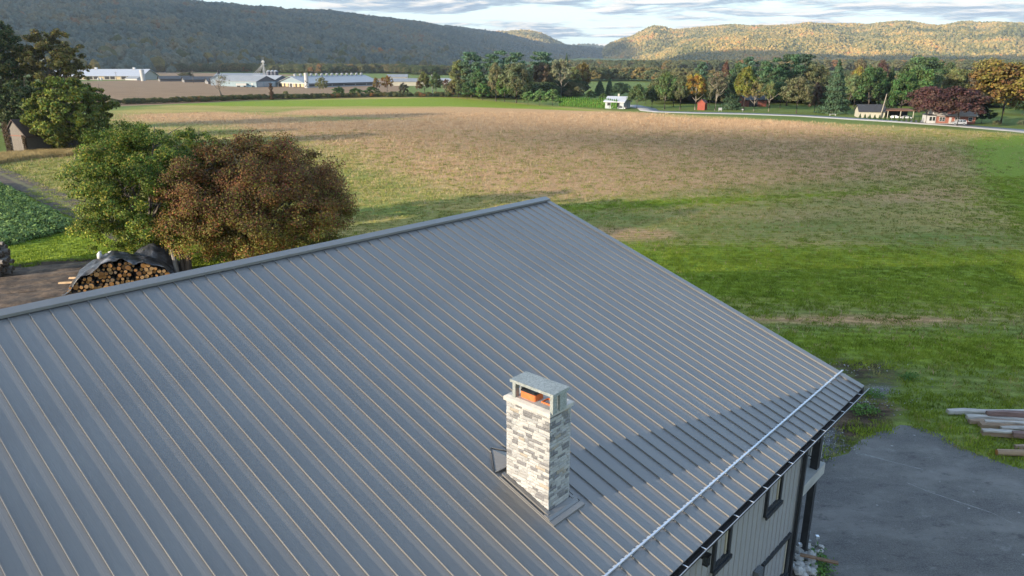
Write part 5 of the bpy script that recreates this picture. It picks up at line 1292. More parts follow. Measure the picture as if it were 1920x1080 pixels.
# white house by the arborvitae
yaw = R_(-30); o = gable("white_house", "small white bungalow with a white metal roof beside the arborvitae row", place(1158, 204, yaw, 1.2, -3.0), yaw, 6.6, 6.0, 2.3, 3.7, simple("shade_greyed_siding", (.30, .33, .35), .7), WHT, .5, cat="house")  # white siding greyed so that its colour carries shade
MB().box(-.3, .25, .5, 1.05, 3.7, 4.7).obj("flue", CRM, o)
for x_ in (-2.6, 0.6):
    f_ = panel(o, "window", '-y', x_, x_ + 1.3, .9, 2.0, GRYR, 3.3, 3.0, .06); MB().box(x_ + .12, x_ + 1.18, -3.14, -3.102, 1.02, 1.88).obj("pane", glass, f_)
panel(o, "door", '+x', -.5, .5, 0, 2.0, GRYR, 3.3, 3.0)
car("dark car parked in front of the white bungalow", 1166, 204, R_(-25), dkp, "car", k=.85)
# red shed and brown red outbuilding
redm = simple("red_boards", (.24, .05, .03), .8, 0, .15, 1.2)
o = gable("red_shed", "small bright red shed between the roadside trees", place(1314, 206.5, R_(62), -1.6, 0), R_(62), 3.2, 2.4, 2.2, 3.2, redm, simple("red_brown_roof", (.16, .05, .04), .8), .2, cat="shed")
o = gable("red_brown_garage", "red brown outbuilding in the shade behind the small olive yellow tree", place(1417, 200, R_(10), 0, -3), R_(10), 8, 6, 2.3, 3.6, simple("red_brown_wall", (.16, .05, .035), .85), BLK, .3, cat="outbuilding")
panel(o, "door", '-y', -2.5, .5, 0, 2.0, DRK, 4, 3)
g = G(1350, 209); o = thing("white_sign", "white lawn sign board beside the thin grey brown tree", "sign", (g[0], g[1], 0), R_(4)); MB().box(-.55, .55, -.04, .04, .35, 1.15).obj("board", WWL, o)
for x_ in (-.45, .45): MB().box(x_ - .03, x_ + .03, -.03, .03, 0, .349).obj("post", WWL, o)
g = G(1392, 210); o = thing("white_mailbox", "small white mailbox at the road edge below the yellow green tree", "mailbox", (g[0], g[1], 0), 0); MB().box(-.05, .05, -.05, .05, 0, .6).obj("post", GRYR, o); MB().prism([(-.2, .601), (.2, .601), (.2, .8), (.1, .9), (-.1, .9), (-.2, .8)], 'y', -.3, .3).obj("box", WWL, o)
g = G(1561, 217); o = thing("white_bench", "low white bench on the verge under the broad dark spruce", "bench", (g[0], g[1], 0), R_(-8)); MB().box(-.9, .9, -.22, .22, .42, .5).obj("seat", WWL, o)
for x_ in (-.75, .75): MB().box(x_ - .05, x_ + .05, -.2, .2, 0, .419).obj("leg", WWL, o)
# garage, carport, cars
o = gable("cream_garage", "cream walled garage with a dark roof behind the young conifers", place(1634, 221, R_(-14), 0, -3.2), R_(-14), 6.6, 6.4, 1.7, 3.3, CRM, simple("charcoal_shingles", (.035, .038, .045), .9, 0, .2, 2), .3, cat="garage")
panel(o, "garage_door", '+x', -1.8, 1.8, 0, 1.5, WWL, 3.3, 3.2)
g = G(1690, 222); o = thing("carport", "open dark carport sheltering two parked cars", "carport", (g[0], g[1] + 2.5, 0), R_(-10))
MB().hexa([(-3.6, -2.8, 2.0), (3.6, -2.8, 2.0), (3.6, 2.8, 2.3), (-3.6, 2.8, 2.3)], [(-3.6, -2.8, 2.15), (3.6, -2.8, 2.15), (3.6, 2.8, 2.45), (-3.6, 2.8, 2.45)]).obj("roof", simple("rust_brown_roof", (.17, .08, .045), .8), o)
for x_ in (-3.3, 0, 3.3): MB().box(x_ - .08, x_ + .08, -2.7, -2.54, 0, 1.99).obj("post", CRM, o)
MB().box(-3.5, 3.5, 2.6, 2.75, 0, 2.25).obj("back_wall", DRK, o)
car("white car parked left under the carport", 1678, 222.5, R_(-25), whp, "car", k=.62)
car("silver car parked right under the carport", 1699, 223.0, R_(-25), silver, "car", k=.58)
car("silver minivan parked in front of the brick house", 1796, 234.3, R_(176), silver, "van", k=.76)
# brick house
bk, t, b = new_mat("red_brick_wall")
bt_ = t.nodes.new("ShaderNodeTexBrick"); bt_.inputs["Scale"].default_value = 3.5; bt_.inputs["Color1"].default_value = (.20, .062, .04, 1); bt_.inputs["Color2"].default_value = (.28, .09, .06, 1); bt_.inputs["Mortar"].default_value = (.30, .24, .2, 1); bt_.inputs["Mortar Size"].default_value = .012
tcb = t.nodes.new("ShaderNodeTexCoord"); mpb = t.nodes.new("ShaderNodeMapping"); mpb.inputs["Rotation"].default_value = (math.pi / 2, 0, 0); t.links.new(tcb.outputs["Object"], mpb.inputs[0]); t.links.new(mpb.outputs[0], bt_.inputs[0]); t.links.new(bt_.outputs[0], b.inputs["Base Color"]); b.inputs["Roughness"].default_value = .9
yaw = R_(-11); hx, hy = 4.6, 3.4
o = gable("brick_house", "red brick bungalow with white framed windows behind the purple trees", place(1790, 232.5, yaw, 0, -hy), yaw, 2 * hx, 2 * hy, 2.1, 4.3, bk, simple("pale_shingles", (.27, .25, .235), .8, 0, .15, 2), .35, gablem=WWL, cat="house")
for x_, w_ in ((-3.8, .55), (-3.15, .55), (-.2, .45), (.35, .45), (2.9, .8)):
    f_ = panel(o, "window", '-y', x_, x_ + w_ + .14, .62, 1.72, WWL, hx, hy, .12); MB().box(x_ + .09, x_ + w_ + .05, -hy - .15, -hy - .122, .72, 1.14).box(x_ + .09, x_ + w_ + .05, -hy - .15, -hy - .122, 1.2, 1.62).obj("pane", glass, f_)
f_ = panel(o, "door", '-y', -1.5, -.95, .0, 1.6, WWL, hx, hy, .1); panel(o, "step", '-y', -4.5, -.7, 0, .16, WWL, hx, hy, .5)
MB().hexa([(-.9, -3.3, 2.5), (.7, -3.3, 2.5), (.7, -1, 3.8), (-.9, -1, 3.8)], [(-.9, -3.3, 3.6), (.7, -3.3, 3.6), (.7, -1, 3.95), (-.9, -1, 3.95)]).obj("dormer", WWL, o)
MB().box(1.6, 2.1, -.3, .3, 3.9, 4.9).obj("chimney", bk, o)
pr = MB(); pr.box(-hx - 1.7, -hx - .01, -hy - .2, hy - 2.2, 0, 2.0); po = pr.obj("porch", WWL, o); MB().box(-hx - 1.9, -hx - .01, -hy - .4, hy - 2.0, 2.002, 2.2).obj("porch_roof", BLK, po)
for x_ in (-hx - 1.5, -hx - .75): MB().box(x_, x_ + .55, -hy - .23, -hy - .203, .75, 1.7).obj("porch_window", glass, po)
# poles
def pole(label, px, yb, h_, arm=True, name="utility_pole", mat=None):
    g = G(px, yb); o = thing(name, label, "pole", (g[0], g[1], 0), rng.uniform(-.3, .3)); MB().tube([(0, 0, 0), (0, 0, h_)], [.17, .11], 8).obj("post", mat or barkm, o)
    if arm: MB().box(-1.1, 1.1, -.06, .06, h_ - .8, h_ - .62).obj("crossarm", mat or barkm, o)
    return o
pole("thin utility pole in front of the long white barn", 219, 151.5, 7.0); pole("utility pole between the middle and right black roofed sheds", 363, 156.5, 9.0); pole("utility pole behind the white silo near the tan strip field", 282, 148, 9.0)
o = pole("pale lamp pole between the two hedgerow trees", 811, 178, 8.6, False, "lamp_pole", WWL); MB().box(-.35, .35, -.2, .2, 8.6, 9.2).obj("lamp_head", WWL, o)
pole("leaning weathered pole in front of the cream garage", 1650, 221.5, 6.6, False, "leaning_pole", palebark).rotation_euler = (0, .14, 0)
g = G(832, 181.5); o = thing("white_stone_marker", "small white block lying at the hedgerow end beside the woodlot", "block", (g[0], g[1], 0), .2); MB().hexa([(-1, -.5, 0), (1, -.5, 0), (1, .5, 0), (-1, .5, 0)], [(-.8, -.4, .9), (.7, -.4, 1.1), (.7, .4, 1.0), (-.8, .4, .8)]).obj("block", CRM, o)
# weathered shed at the far left
yaw = R_(66); hx, hy = 4.2, 2.7
wsm, t, b = new_mat("weathered_boards")
w1 = tex(t, 'noise', 1.5, 6, .7, stretch=(3, 3, .25)); t.links.new(ramp(t, w1, [(.3, (.07, .06, .052)), (.5, (.16, .14, .122)), (.7, (.25, .225, .20))]).outputs[0], b.inputs["Base Color"]); b.inputs["Roughness"].default_value = .95; bump(t, b, w1, .4, .05)
o = gable("weathered_shed", "old grey board shed with a dark rusty roof and ivy, under the trees at left", place(36, 287, yaw, -hx, 0), yaw, 2 * hx, 2 * hy, 3.0, 5.5, simple("shed_core", (.08, .07, .06), .9), simple("dark_rusty_roof", (.05, .032, .028), .85, 0, .3, 2), .3, cat="shed")
r = np.random.default_rng(3); y_ = -hy
bsm = [MB().box(-.02, .0, 0, 1, 0, 1).mesh("board", wsm) for _ in range(1)][0]
while y_ < hy - .05:
    wd = r.uniform(.2, .3); wd = min(wd, hy - y_); top = 3.0 + (hy - abs(y_ + wd / 2)) / hy * 2.4
    lo_ = r.uniform(.0, .25); q = link("board", bsm, o, (-hx - .004 - r.uniform(0, .03), y_, lo_)); q.scale = (1.3, wd - .015, top - lo_ - .05); y_ += wd
MB().box(-hx - .09, -hx - .05, -hy, hy, 2.9, 3.05).obj("rail", simple("rust_rail", (.22, .10, .07), .9), o)
n = 1700; side = r.random(n) < .6; P = np.stack([-hx - .1 - r.random(n) * .3, np.where(side, hy - r.random(n) ** 1.5 * 1.3, -hy + r.random(n) ** 1.6 * .7), r.random(n) * 5.2], 1); P[:, 2] *= np.where(side, 1, .6)
c_ = link("ivy", leaf_mesh("ivy", P, np.tile([-1., 0, .2], (n, 1)), .26, np.stack([r.random(n), r.random(n) * .5, r.random(n)], 1), r), o); c_.color = (.09, .06, .03, 1)

# ------------------------------------------------------------------ yard things: firewood, tarps, timber, stones
cutm, t, b = new_mat("cut_wood")
rg = t.nodes.new("ShaderNodeTexWave"); rg.wave_type = 'RINGS'; rg.rings_direction = 'X'; rg.inputs["Scale"].default_value = 9; rg.inputs["Distortion"].default_value = 3
tcx = t.nodes.new("ShaderNodeTexCoord"); t.links.new(tcx.outputs["Object"], rg.inputs[0])
oi = t.nodes.new("ShaderNodeObjectInfo"); cr_ = ramp(t, oi.outputs["Random"], [(0, (.26, .11, .028)), (.4, (.42, .19, .045)), (.75, (.50, .28, .10)), (1, (.26, .17, .09))])
t.links.new(mixc(t, 1.0, cr_.outputs[0], ramp(t, rg.outputs[1], [(.2, (.8,) * 3), (.8, (1.1,) * 3)]).outputs[0], 'MULTIPLY'), b.inputs["Base Color"]); b.inputs["Roughness"].default_value = .85
lbark = simple("log_bark", (.085, .062, .045), .95, 0, .5, 5, .5, stretch=(.3, 1, 1)); gbark = simple("grey_log_bark", (.20, .175, .155), .95, 0, .45, 4, .5, stretch=(.3, 1, 1))
def log_mesh(name, ln, rad, seed, bk_, knob=.06, n=10):
    """log along x with its cut face at x=0"""
    r = np.random.default_rng(seed); V = []; F = []; M = []
    xs = [0, 0, ln * .33, ln * .7, ln]; ph = r.uniform(0, 6)
    for i, x in enumerate(xs):
        for j in range(n):
            a = 6.283 * j / n; rr_ = rad * (1 + knob * math.sin(2 * a + ph) + knob * r.normal() * .4) * (.94 if i == 0 else 1); V.append((x - (.012 if i == 0 else 0), math.cos(a) * rr_, math.sin(a) * rr_ + .02 * ln * math.sin(x)))
    for i in range(len(xs) - 1):
        for j in range(n): q = (j + 1) % n; F.append((i * n + j, i * n + q, (i + 1) * n + q, (i + 1) * n + j)); M.append(0)
    F.append(tuple(range(n))[::-1]); M.append(1); F.append(tuple(range((len(xs) - 1) * n, len(xs) * n))); M.append(1)
    me = bpy.data.meshes.new(name); me.from_pydata(V, [], F); me.materials.append(bk_); me.materials.append(cutm); me.polygons.foreach_set("material_index", M); return me
logm = [log_mesh("log", 2.3, .125 + .012 * i, 50 + i, lbark) for i in range(7)]
A_, B_ = np.array([-30.2, 46.8]), np.array([-24.2, 49.6]); fd = unit((B_ - A_)[None])[0]; FL = np.hypot(*(B_ - A_)); back = np.array([-fd[1], fd[0]])
HEAP = thing
def prof(s): return float(np.interp(s, [0, .08, .28, .45, .62, .8, .93, 1.0], [.35, .9, 1.75, 2.2, 2.0, 1.7, 1.2, .7]))
r = np.random.default_rng(12); row = 0; z = .16
ANG = math.atan2(back[1], back[0])
while z < 2.3:
    s_ = (.0 if row % 2 else .15)
    while s_ < FL:
        if z + .12 < prof(s_ / FL) - .1 and r.random() > .06:
            p = A_ + fd * (s_ + r.uniform(-.03, .03)) - back * r.uniform(-.12, .16)
            o = link("log", logm[r.integers(7)], None, (p[0], p[1], z + r.uniform(-.02, .02)), (r.uniform(0, 6), r.uniform(-.03, .03), ANG + r.uniform(-.05, .05))); k_ = r.uniform(.55, 1.06); o.scale = (1, k_, k_)
            props(o, "cut log with an orange end stacked in the tarp covered firewood heap", "log", "cut logs stacked in the firewood heap")
        s_ += r.uniform(.285, .33)
    z += .262; row += 1
def tarp(name, label, mat, fn, ns, nt_, th=.01):
    V = []
    for i in range(ns):
        for j in range(nt_): V.append(fn(i / (ns - 1), j / (nt_ - 1)))
    F = [(i * nt_ + j, (i + 1) * nt_ + j, (i + 1) * nt_ + j + 1, i * nt_ + j + 1) for i in range(ns - 1) for j in range(nt_ - 1)]
    me = bpy.data.meshes.new(name); me.from_pydata(V, [], F); me.materials.append(mat); me.polygons.foreach_set("use_smooth", [True] * len(F))
    o = link(name, me); md = o.modifiers.new("thickness", 'SOLIDIFY'); md.thickness = .02; return props(o, label, "tarp")
tarpm, t, b = new_mat("black_tarp")
tn_ = tex(t, 'noise', 1.6, 6, .65); t.links.new(ramp(t, tn_, [(.38, (.022, .023, .026)), (.55, (.06, .062, .07)), (.68, (.20, .205, .225))]).outputs[0], b.inputs["Base Color"]); b.inputs["Roughness"].default_value = .38; bump(t, b, tn_, .5, .15)  # light grey end of the ramp puts highlights into the tarp colour
def f1(s, q):
    ss = -.04 + s * 1.06; base = A_ + fd * (ss * FL); hh = max(.05, prof(min(max(ss, 0), 1)) + .04)
    n1_ = float(vnoise(np.array(s * 9), np.array(q * 5 + 3), 1.0, 31, 4))
    dpt = -.22 + q * 3.0 + .12 * n1_; zz_ = hh + .24 * n1_ - (.22 * (1 - q / .1) * abs(math.sin(s * 17)) if q < .1 else 0) - max(0, (q - .72)) * 6.5 * hh / 2
    if ss < .12: zz_ *= max(.12, (ss + .04) / .16)
    p = base + back * dpt; return (p[0], p[1], max(.03, zz_))
tarp("tarpaulin", "grey black tarp draped over the top of the firewood heap", tarpm, f1, 60, 34)
def f2(s, q):
    a = s * 2 * math.pi; rad_ = q; base = A_ + fd * (FL * .80) + back * 2.3
    n1_ = float(vnoise(np.array(math.cos(a) * q * 3 + 7), np.array(math.sin(a) * q * 3), 1.0, 33, 4))
    hgt = 2.45 * (1 - q ** 1.7) + .55 * n1_ * (1 - q * .5)
    p = base + fd * math.cos(a) * rad_ * 2.6 + back * math.sin(a) * rad_ * 1.5; return (p[0], p[1], max(.02, hgt))
tarp("tarpaulin", "glossy black tarp bulging over the taller heap behind the firewood", tarpm, f2, 48, 16)
def loose(name, label, cat, me, loc, rot=(0, 0, 0), sc=1.0, group=None):
    o = link(name, me, None, loc, rot); o.scale = (sc,) * 3 if np.isscalar(sc) else sc; return props(o, label, cat, group)
pc = A_ + fd * FL * 1.03
for i, (ds, db, h_, rd, lab) in enumerate([(.0, .9, 2.2, .17, "tall upright log standing at the right end of the firewood heap"), (.55, 1.3, 1.9, .20, "short thick upright log next to the tall one by the firewood heap"), (.95, 1.0, 1.7, .24, "dark upright stump at the far right of the firewood heap")]):
    p = pc + fd * ds + back * db; m_ = log_mesh("upright_log", h_, rd, 70 + i, gbark if i == 0 else lbark); loose("upright_log", lab, "log", m_, (p[0], p[1], h_), (0, math.pi / 2 + .06 * (i - 1), 0))
for i, (px, yb, ln, an, lab) in enumerate([(133, 537, 1.5, .2, "split pale wood piece sticking out left of the firewood heap"), (150, 528, 1.4, .1, "flat pale board lying left of the firewood heap"), (168, 515, .9, .9, "short split wood piece leaning beside the tarp"), (118, 558, 1.9, .75, "dark log lying at the left toe of the firewood heap")]):
    g = G(px, yb); m_ = MB().hexa([(-ln / 2, -.1, 0), (ln / 2, -.13, 0), (ln / 2, .12, 0), (-ln / 2, .08, 0)], [(-ln / 2, -.03, .08), (ln / 2, -.1, .12), (ln / 2, .08, .11), (-ln / 2, .05, .10)]).mesh("wood_piece", simple("split_wood_%s" % "abcd"[i], (.50, .33, .18) if i < 3 else (.12, .09, .06), .9, 0, .25, 6))
    loose("wood_piece", lab, "wood", m_, (g[0], g[1], .25 if i < 3 else .02), (0, 0, an))
jug = MB().tube([(0, 0, 0), (0, 0, .30), (0, 0, .42), (0, 0, .50)], [.16, .17, .09, .05], 12).tube([(.05, 0, .50), (.12, 0, .52), (.16, 0, .36)], [.02, .02, .02], 5).mesh("jug", simple("white_plastic", (.6, .6, .58), .5), True)
p = A_ + fd * FL * .33 + back * 1.5; loose("plastic_jug", "white plastic jug on the ridge of the firewood tarp", "jug", jug, (p[0], p[1], 1.95), (.2, 0, 1), 1.0)
p = p + fd * .55 + back * .5; loose("plastic_jug", "smaller white jug lying behind the first on the tarp", "jug", jug, (p[0], p[1], 2.1), (1.3, 0, 2), .8)
# log stack at the left picture edge
r = np.random.default_rng(15); stk = [log_mesh("long_log", 6.0, .17 + .02 * i, 90 + i, gbark) for i in range(4)]
for m_ in stk: m_.materials[1] = lbark
g0 = np.array([-37.3, 50.6])
for k in range(9):
    for q in range(3):
        z_ = .18 + .27 * k; g = g0 + np.array([r.uniform(-.25, .2) + .10 * (4 - abs(k - 4)), q * .55 + .12 * (k % 2)])
        loose("long_log", "grey barked log in the stacked pile cut by the left picture edge", "log", stk[r.integers(4)], (g[0], g[1], z_), (r.uniform(0, 6), r.uniform(-.03, .03), math.pi + r.uniform(-.06, .06)), (1, .85, .85), "long logs piled at the left edge")
# worn beams and slabs on the right verge
wb = [simple("weathered_beam", (.40, .37, .34), .9, 0, .35, 3, .4, stretch=(.25, 1, 1)), simple("brown_beam", (.28, .20, .14), .9, 0, .35, 3, .4, stretch=(.25, 1, 1)), simple("reddish_beam", (.18, .115, .10), .9, 0, .35, 3, .4, stretch=(.25, 1, 1))]
def beam(px, py, ln, w_, h_, z0, an, mt, label, seed, ybase=None):
    r = np.random.default_rng(seed); g = G(px, py, z0); V = []; n = 7; rg_ = []
    for i in range(n):
        x = ln * i / (n - 1); j = lambda: r.normal() * .012; k_ = 1 - .12 * (i in (0, n - 1)); ring = [(-w_ / 2, 0), (-w_ / 2 * .6, -.0), (w_ / 2, 0), (w_ / 2, h_ * .75), (w_ / 2 * .7, h_), (-w_ / 2 * .8, h_ * .97), (-w_ / 2, h_ * .7)]
        rg_.append(len(ring)); V += [(x, a * k_ + j(), c_ * k_ + j() + .015 * math.sin(x * 2)) for a, c_ in ring]
    m_ = rg_[0]; F = [(i * m_ + a, i * m_ + (a + 1) % m_, (i + 1) * m_ + (a + 1) % m_, (i + 1) * m_ + a) for i in range(n - 1) for a in range(m_)] + [tuple(range(m_))[::-1], tuple(range((n - 1) * m_, n * m_))]
    mb = MB().add(V, F); return loose("timber_beam", label, "beam", mb.mesh("timber_beam", wb[mt]), (g[0], g[1], z0), (0, 0, an))
beam(1776, 775, 4.6, .28, .20, .02, R_(-1.5), 0, "long pale beam lying furthest back in the timber pile", 1)
beam(1850, 778, 4.2, .26, .20, .22, R_(-4), 2, "reddish brown beam on top at the back of the timber pile", 2)
beam(1812, 786, 4.8, .30, .20, .02, R_(-5), 0, "pale beam second from the back of the timber pile", 3)
beam(1816, 793, 2.4, .24, .18, .02, R_(-4), 1, "short brown beam end poking out under the second pale beam", 4)
beam(1836, 800, 4.6, .34, .24, .05, R_(-5), 1, "thick brown beam with a rounded end in the middle of the timber pile", 5)
beam(1846, 791, 3.6, .16, .10, .27, R_(-7), 0, "thin pale slab resting on the thick brown beam", 6)
beam(1876, 804, 2.9, .20, .12, .12, R_(-2), 0, "cracked pale slab between the thick and the front beams", 7)
beam(1840, 814, 4.4, .32, .24, .02, R_(-10), 1, "squared tan beam at the front of the timber pile", 8)
beam(1842, 808, 1.7, .22, .08, .25, R_(-8), 0, "short pale offcut on the squared tan beam", 9)
beam(1898, 816, 2.6, .26, .20, .22, R_(-12), 2, "reddish slab at the right of the timber pile near the frame edge", 10)
beam(1902, 840, 2.4, .22, .16, .01, R_(-6), 1, "short brown slab beside the small white flowers", 11)
m_ = log_mesh("fallen_log", 3.8, .13, 77, simple("tan_bark", (.30, .21, .14), .9, 0, .3, 4, .4, stretch=(.3, 1, 1))); g = G(1868, 853); loose("fallen_log", "single tan log lying alone at the asphalt edge", "log", m_, (g[0], g[1], .12), (0, 0, R_(-8)))
# broken pale stones and plank at the porch post
rubm = simple("pale_rubble", (.40, .385, .36), .95, 0, .3, 5, .3); r = np.random.default_rng(18)
def rock(seed, mat, n=1):
    rr2 = np.random.default_rng(seed); bm = bmesh.new(); bmesh.ops.create_icosphere(bm, subdivisions=1, radius=.5)
    for v in bm.verts: v.co = Vector((v.co.x * rr2.uniform(.7, 1.2), v.co.y * rr2.uniform(.7, 1.1), v.co.z * rr2.uniform(.4, .75) + .2))
    me = bpy.data.meshes.new("rock"); bm.to_mesh(me); bm.free(); me.materials.append(mat); return me
rocks = [rock(i, rubm) for i in range(5)]
for i in range(34):
    g = G(r.uniform(1482, 1540), r.uniform(1028, 1082)); s_ = r.uniform(.14, .42)
    loose("rubble_stone", "broken pale stone heaped round the foot of the porch post", "stone", rocks[i % 5], (g[0], g[1], r.uniform(-.02, .10)), (0, 0, r.uniform(0, 6)), s_, "pale stones at the porch post")
g = G(1498, 1056); loose("plank", "brown plank lying over the pale stones at the porch post", "plank", MB().box(0, 1.1, -.06, .06, 0, .05).mesh("plank", simple("brown_plank", (.20, .12, .07), .9, 0, .3, 4)), (g[0], g[1], .30), (0, 0, R_(-22)))
for i, (px, py) in enumerate([(1497, 1045), (1512, 1020), (1529, 1030)]):
    g = G(px, py); o = thing("marker_stake", ["grey capped stake left of the porch post foot", "grey capped stake behind the porch post foot", "grey capped stake right of the porch post foot"][i], "stake", (g[0], g[1], 0)); MB().tube([(0, 0, 0), (0, 0, .42)], .015, 6).obj("rod", galv, o); MB().box(-.05, .05, -.05, .05, .42, .52).obj("cap", galv, o)
g = G(1522, 856); o = thing("round_drum", "pale round drum seen through the porch railing", "drum", (g[0], g[1], 0)); MB().tube([(0, 0, 0), (0, 0, .03), (0, 0, .62), (0, 0, .66)], [.33, .35, .35, .33], 20).obj("shell", capc, o); MB().tube([(0, 0, .661), (0, 0, .70)], [.36, .36], 20).obj("lid", rubm, o)

# ------------------------------------------------------------------ grass, stubble, crop, weeds: real blades and leaves
def tuft(seed, n, spread, hgt, wid, mat, lean=.5):
    r = np.random.default_rng(seed); V = []; F = []
    for i in range(n):
        x, y = r.normal(size=2) * spread; a = r.uniform(0, 6.28); l = r.uniform(.3, 1) * lean; h_ = hgt * r.uniform(.5, 1.1); dx_, dy_ = math.cos(a), math.sin(a); k = len(V); w_ = wid * r.uniform(.6, 1.2)
        V += [(x - dy_ * w_, y + dx_ * w_, 0), (x + dy_ * w_, y - dx_ * w_, 0), (x + dx_ * l * h_, y + dy_ * l * h_, h_)]; F.append((k, k + 1, k + 2))
    return npmesh("tuft", V, F, mat)
def randmat(name, stops, rough=.8):
    m, t, b = new_mat(name); oi = t.nodes.new("ShaderNodeObjectInfo"); ln_ = t.nodes.new("ShaderNodeTexNoise"); ln_.inputs["Scale"].default_value = .35; ln_.inputs["Detail"].default_value = 5; t.links.new(oi.outputs["Location"], ln_.inputs["Vector"])
    v = mth(t, 'MULTIPLY_ADD', oi.outputs["Random"], .6, mth(t, 'MULTIPLY_ADD', ln_.outputs[0], 1.6, -.6)); t.links.new(ramp(t, mth(t, 'ADD', v, 0, clamp=True), stops).outputs[0], b.inputs["Base Color"]); b.inputs["Roughness"].default_value = rough; b.inputs["Specular IOR Level"].default_value = .2; return m
gmat = randmat("lawn_blades", [(0, (.10, .15, .015)), (.5, (.21, .29, .024)), (1, (.36, .43, .06))]); dmat = randmat("field_blades", [(0, (.12, .16, .03)), (.5, (.25, .26, .065)), (1, (.46, .38, .15))]); smat = randmat("straw_stalks", [(0, (.32, .20, .11)), (.5, (.48, .32, .19)), (1, (.66, .48, .30))])
tg = [tuft(i, 22, .16, .13, .022, gmat) for i in range(3)]; td = [tuft(10 + i, 18, .18, .14, .022, dmat, .8) for i in range(3)]
ts = [tuft(20 + i, 5, .14, .26, .016, smat, 1.3) for i in range(3)]
def sample(n, x0, x1, y0, y1, seed, dens):
    r = np.random.default_rng(seed); X = r.uniform(x0, x1, n); Y = r.uniform(y0, y1, n); xi = np.clip(np.searchsorted(gx, X), 1, len(gx) - 1); yi = np.clip(np.searchsorted(gy, Y), 1, len(gy) - 1)
    vis = np.abs(X / np.maximum(Y, 1)) < .80; d = dens(xi, yi, X, Y); k = vis & (r.random(n) < d)
    lx, ly = X * ex[0] + Y * ex[1], X * ey[0] + Y * ey[1]; k &= ~((lx < 23.2) & (ly > 5) & (ly < 33))
    return X[k], Y[k], r
LU, GRN, BR, DI, GV, FI = A["lush"], A["green"], A["brown"], A["dirt"], A["gravel"], field
asph = [tuple(G(*p)) for p in [(1690, 800), (1612, 829), (1540, 865), (1420, 908), (1250, 1200), (2600, 1500), (2400, 960), (1960, 895), (1800, 841), (1722, 803)]]
X, Y, r = sample(150000, -60, 75, 18, 100, 5, lambda i, j, X, Y: np.clip(LU[i, j] * 1.2 + (FI[i, j] < 0) * .8, 0, 1) * (1 - np.clip((DI[i, j] + .5 * vnoise(X, Y, 2.2, 55) > .42) * 1.0 + GV[i, j], 0, 1)) * (sdf(asph, X, Y) < 0) * np.clip(1.2 - Y / 110, .3, 1))
scatter("lawn_grass", np.c_[X, Y, 0 * X], tg, r.uniform(.6, 1.3, len(X)), r.uniform(0, 6.3, len(X)))
X, Y, r = sample(190000, -110, 130, 26, 170, 6, lambda i, j, X, Y: (FI[i, j] > -.5) * (1 - LU[i, j] * .8) * (1 - BR[i, j] * .55) * np.clip(1.1 - Y / 190, .2, 1) * .8)
scatter("field_grass", np.c_[X, Y, 0 * X], td, r.uniform(.6, 1.5, len(X)) * np.clip(Y / 70, .8, 1.5), r.uniform(0, 6.3, len(X)))
rowsp = .76
X, Y, r = sample(230000, -120, 150, 30, 230, 7, lambda i, j, X, Y: (FI[i, j] > 0) * np.clip(.22 + .8 * BR[i, j] - LU[i, j] * .35, .04, 1) * np.clip(1.15 - Y / 260, .2, 1))
c7, s7 = math.cos(R_(7)), math.sin(R_(7)); a_ = X * c7 + Y * s7; b_ = np.round((-X * s7 + Y * c7) / rowsp) * rowsp + r.normal(size=len(X)) * .05; X, Y = a_ * c7 - b_ * s7, a_ * s7 + b_ * c7
scatter("corn_stubble", np.c_[X, Y, 0 * X], ts, r.uniform(.6, 1.5, len(X)) * np.clip(Y / 80, .9, 1.8), r.uniform(0, 6.3, len(X)))
# rough weedy edge round the asphalt and the gravel
X, Y, r = sample(16000, 8, 40, 18, 42, 8, lambda i, j, X, Y: ((sdf(asph, X, Y) < .12) & (sdf(asph, X, Y) > -1.4)) * .28)
scatter("verge_weeds", np.c_[X, Y, 0 * X], td[:2] + tg[:1], r.uniform(.5, 1.1, len(X)), r.uniform(0, 6.3, len(X)))
wl_ = npmesh("weed_leaf_cluster", *(lambda c_: (np.array([v.co for v in c_.vertices]), np.array([list(p.vertices) for p in c_.polygons])))(leaf_mesh("w", np.random.default_rng(3).normal(size=(70, 3)) * [.28, .28, .10] + [0, 0, .16], np.tile([0., 0, 1], (70, 1)), .17, np.full((70, 3), .5), np.random.default_rng(4))), randmat("broad_weeds", [(0, (.05, .12, .02)), (1, (.13, .24, .05))]))
wp = [(1628, 742), (1640, 738), (1650, 745), (1612, 777), (1604, 768), (1640, 770), (1634, 776), (1622, 764), (1705, 708), (1712, 703), (1700, 712), (1540, 1052), (1548, 1064), (1536, 1072), (1530, 1044), (1544, 1078)]
P = np.array([[*G(*p), 0.0] for p in wp]); scatter("broadleaf_weeds", P, [wl_], rng.uniform(.35, .8, len(P)), rng.uniform(0, 6, len(P)))
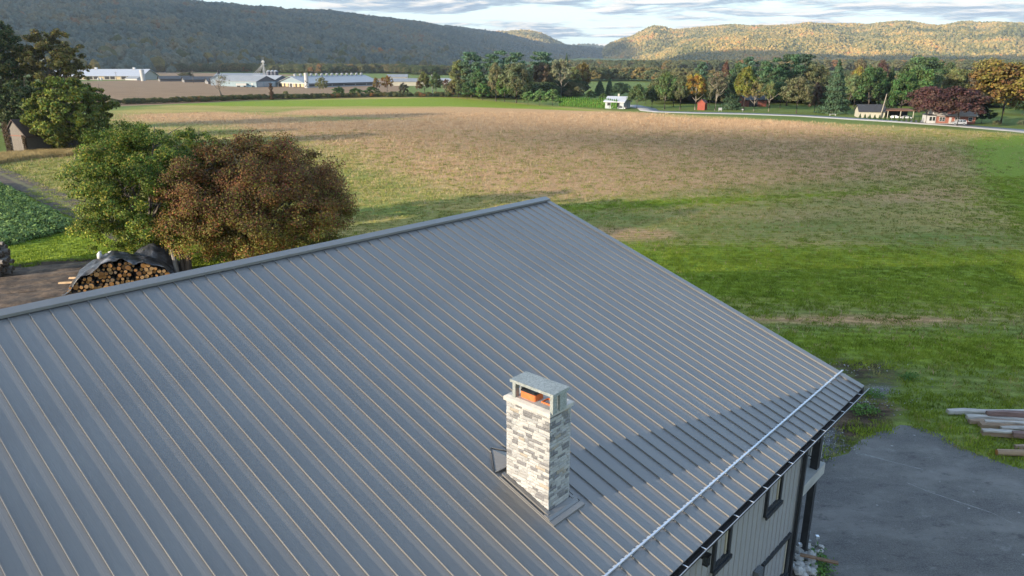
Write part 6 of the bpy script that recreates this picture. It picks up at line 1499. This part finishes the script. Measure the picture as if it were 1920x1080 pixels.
# soybeans
soym = randmat("soybean_leaves", [(0, (.065, .12, .028)), (.5, (.11, .185, .045)), (1, (.19, .27, .075))], .6)
cl_ = []
for i in range(3):
    r3 = np.random.default_rng(60 + i); n = 130; d = unit(r3.normal(size=(n, 3))); d[:, 2] = np.abs(d[:, 2]); P = d * r3.uniform(.55, 1, (n, 1)) * [.42, .42, .55] + [0, 0, .08]
    c_ = leaf_mesh("soy", P, d + [0, 0, .5], .17, np.full((n, 3), .5), r3, .8, soym); cl_.append(c_)
spoly = pxpoly([(-120, 350), (0, 346), (66, 380), (136, 416), (146, 424), (120, 436), (60, 452), (14, 464), (-120, 472)]); sp_ = np.array(spoly); lo, hi = sp_.min(0), sp_.max(0)
dr = unit(np.array([G(136, 416) - G(0, 346)]))[0]; nr = np.array([-dr[1], dr[0]]); Q = []
for a in np.arange(-60, 60, .42):
    for c_ in np.arange(-40, 40, .62):
        p = sp_.mean(0) + dr * a + nr * c_; Q.append(p)
Q = np.array(Q) + rng.normal(size=(len(Q), 2)) * .07; Q = Q[sdf(spoly, Q[:, 0], Q[:, 1]) > .15]
sc = rng.uniform(.8, 1.25, len(Q)) * (1 + .25 * vnoise(Q[:, 0], Q[:, 1], 6, 9)); scatter("soybean_crop", np.c_[Q, 0 * sc], cl_, sc, rng.uniform(0, 6.3, len(Q)))
# tan unmown grass bank by the shed
tt = [tuft(30 + i, 26, .30, .75, .03, randmat("tall_dry_grass_%s" % "ab"[i], [(0, (.22, .16, .06)), (1, (.50, .38, .18))]), .6) for i in range(2)]
bpoly = pxpoly([(-60, 300), (0, 293), (60, 288), (140, 286), (205, 283), (205, 289), (140, 293), (60, 298), (0, 308), (-60, 318)]); bq = np.array(bpoly); n = 9000
X = rng.uniform(bq[:, 0].min(), bq[:, 0].max(), n); Y = rng.uniform(bq[:, 1].min(), bq[:, 1].max(), n); k = sdf(bpoly, X, Y) > 0; X, Y = X[k], Y[k]
scatter("tall_dry_grass", np.c_[X, Y, 0 * X], tt, rng.uniform(.7, 1.3, len(X)), rng.uniform(0, 6.3, len(X)))
# loose gravel
gvr = [rock(70 + i, simple("gravel_stone_%s" % "abc"[i], ((.14,) * 3, (.26, .26, .27), (.42, .41, .40))[i], .9)) for i in range(3)]
X, Y, r = sample(26000, 8, 24, 18, 45, 9, lambda i, j, X, Y: np.clip(GV[i, j], 0, 1) * (sdf(asph, X, Y) < 0.3))
scatter("loose_gravel", np.c_[X, Y, 0 * X], gvr, r.uniform(.03, .10, len(X)), r.uniform(0, 6.3, len(X)))

make_haze()
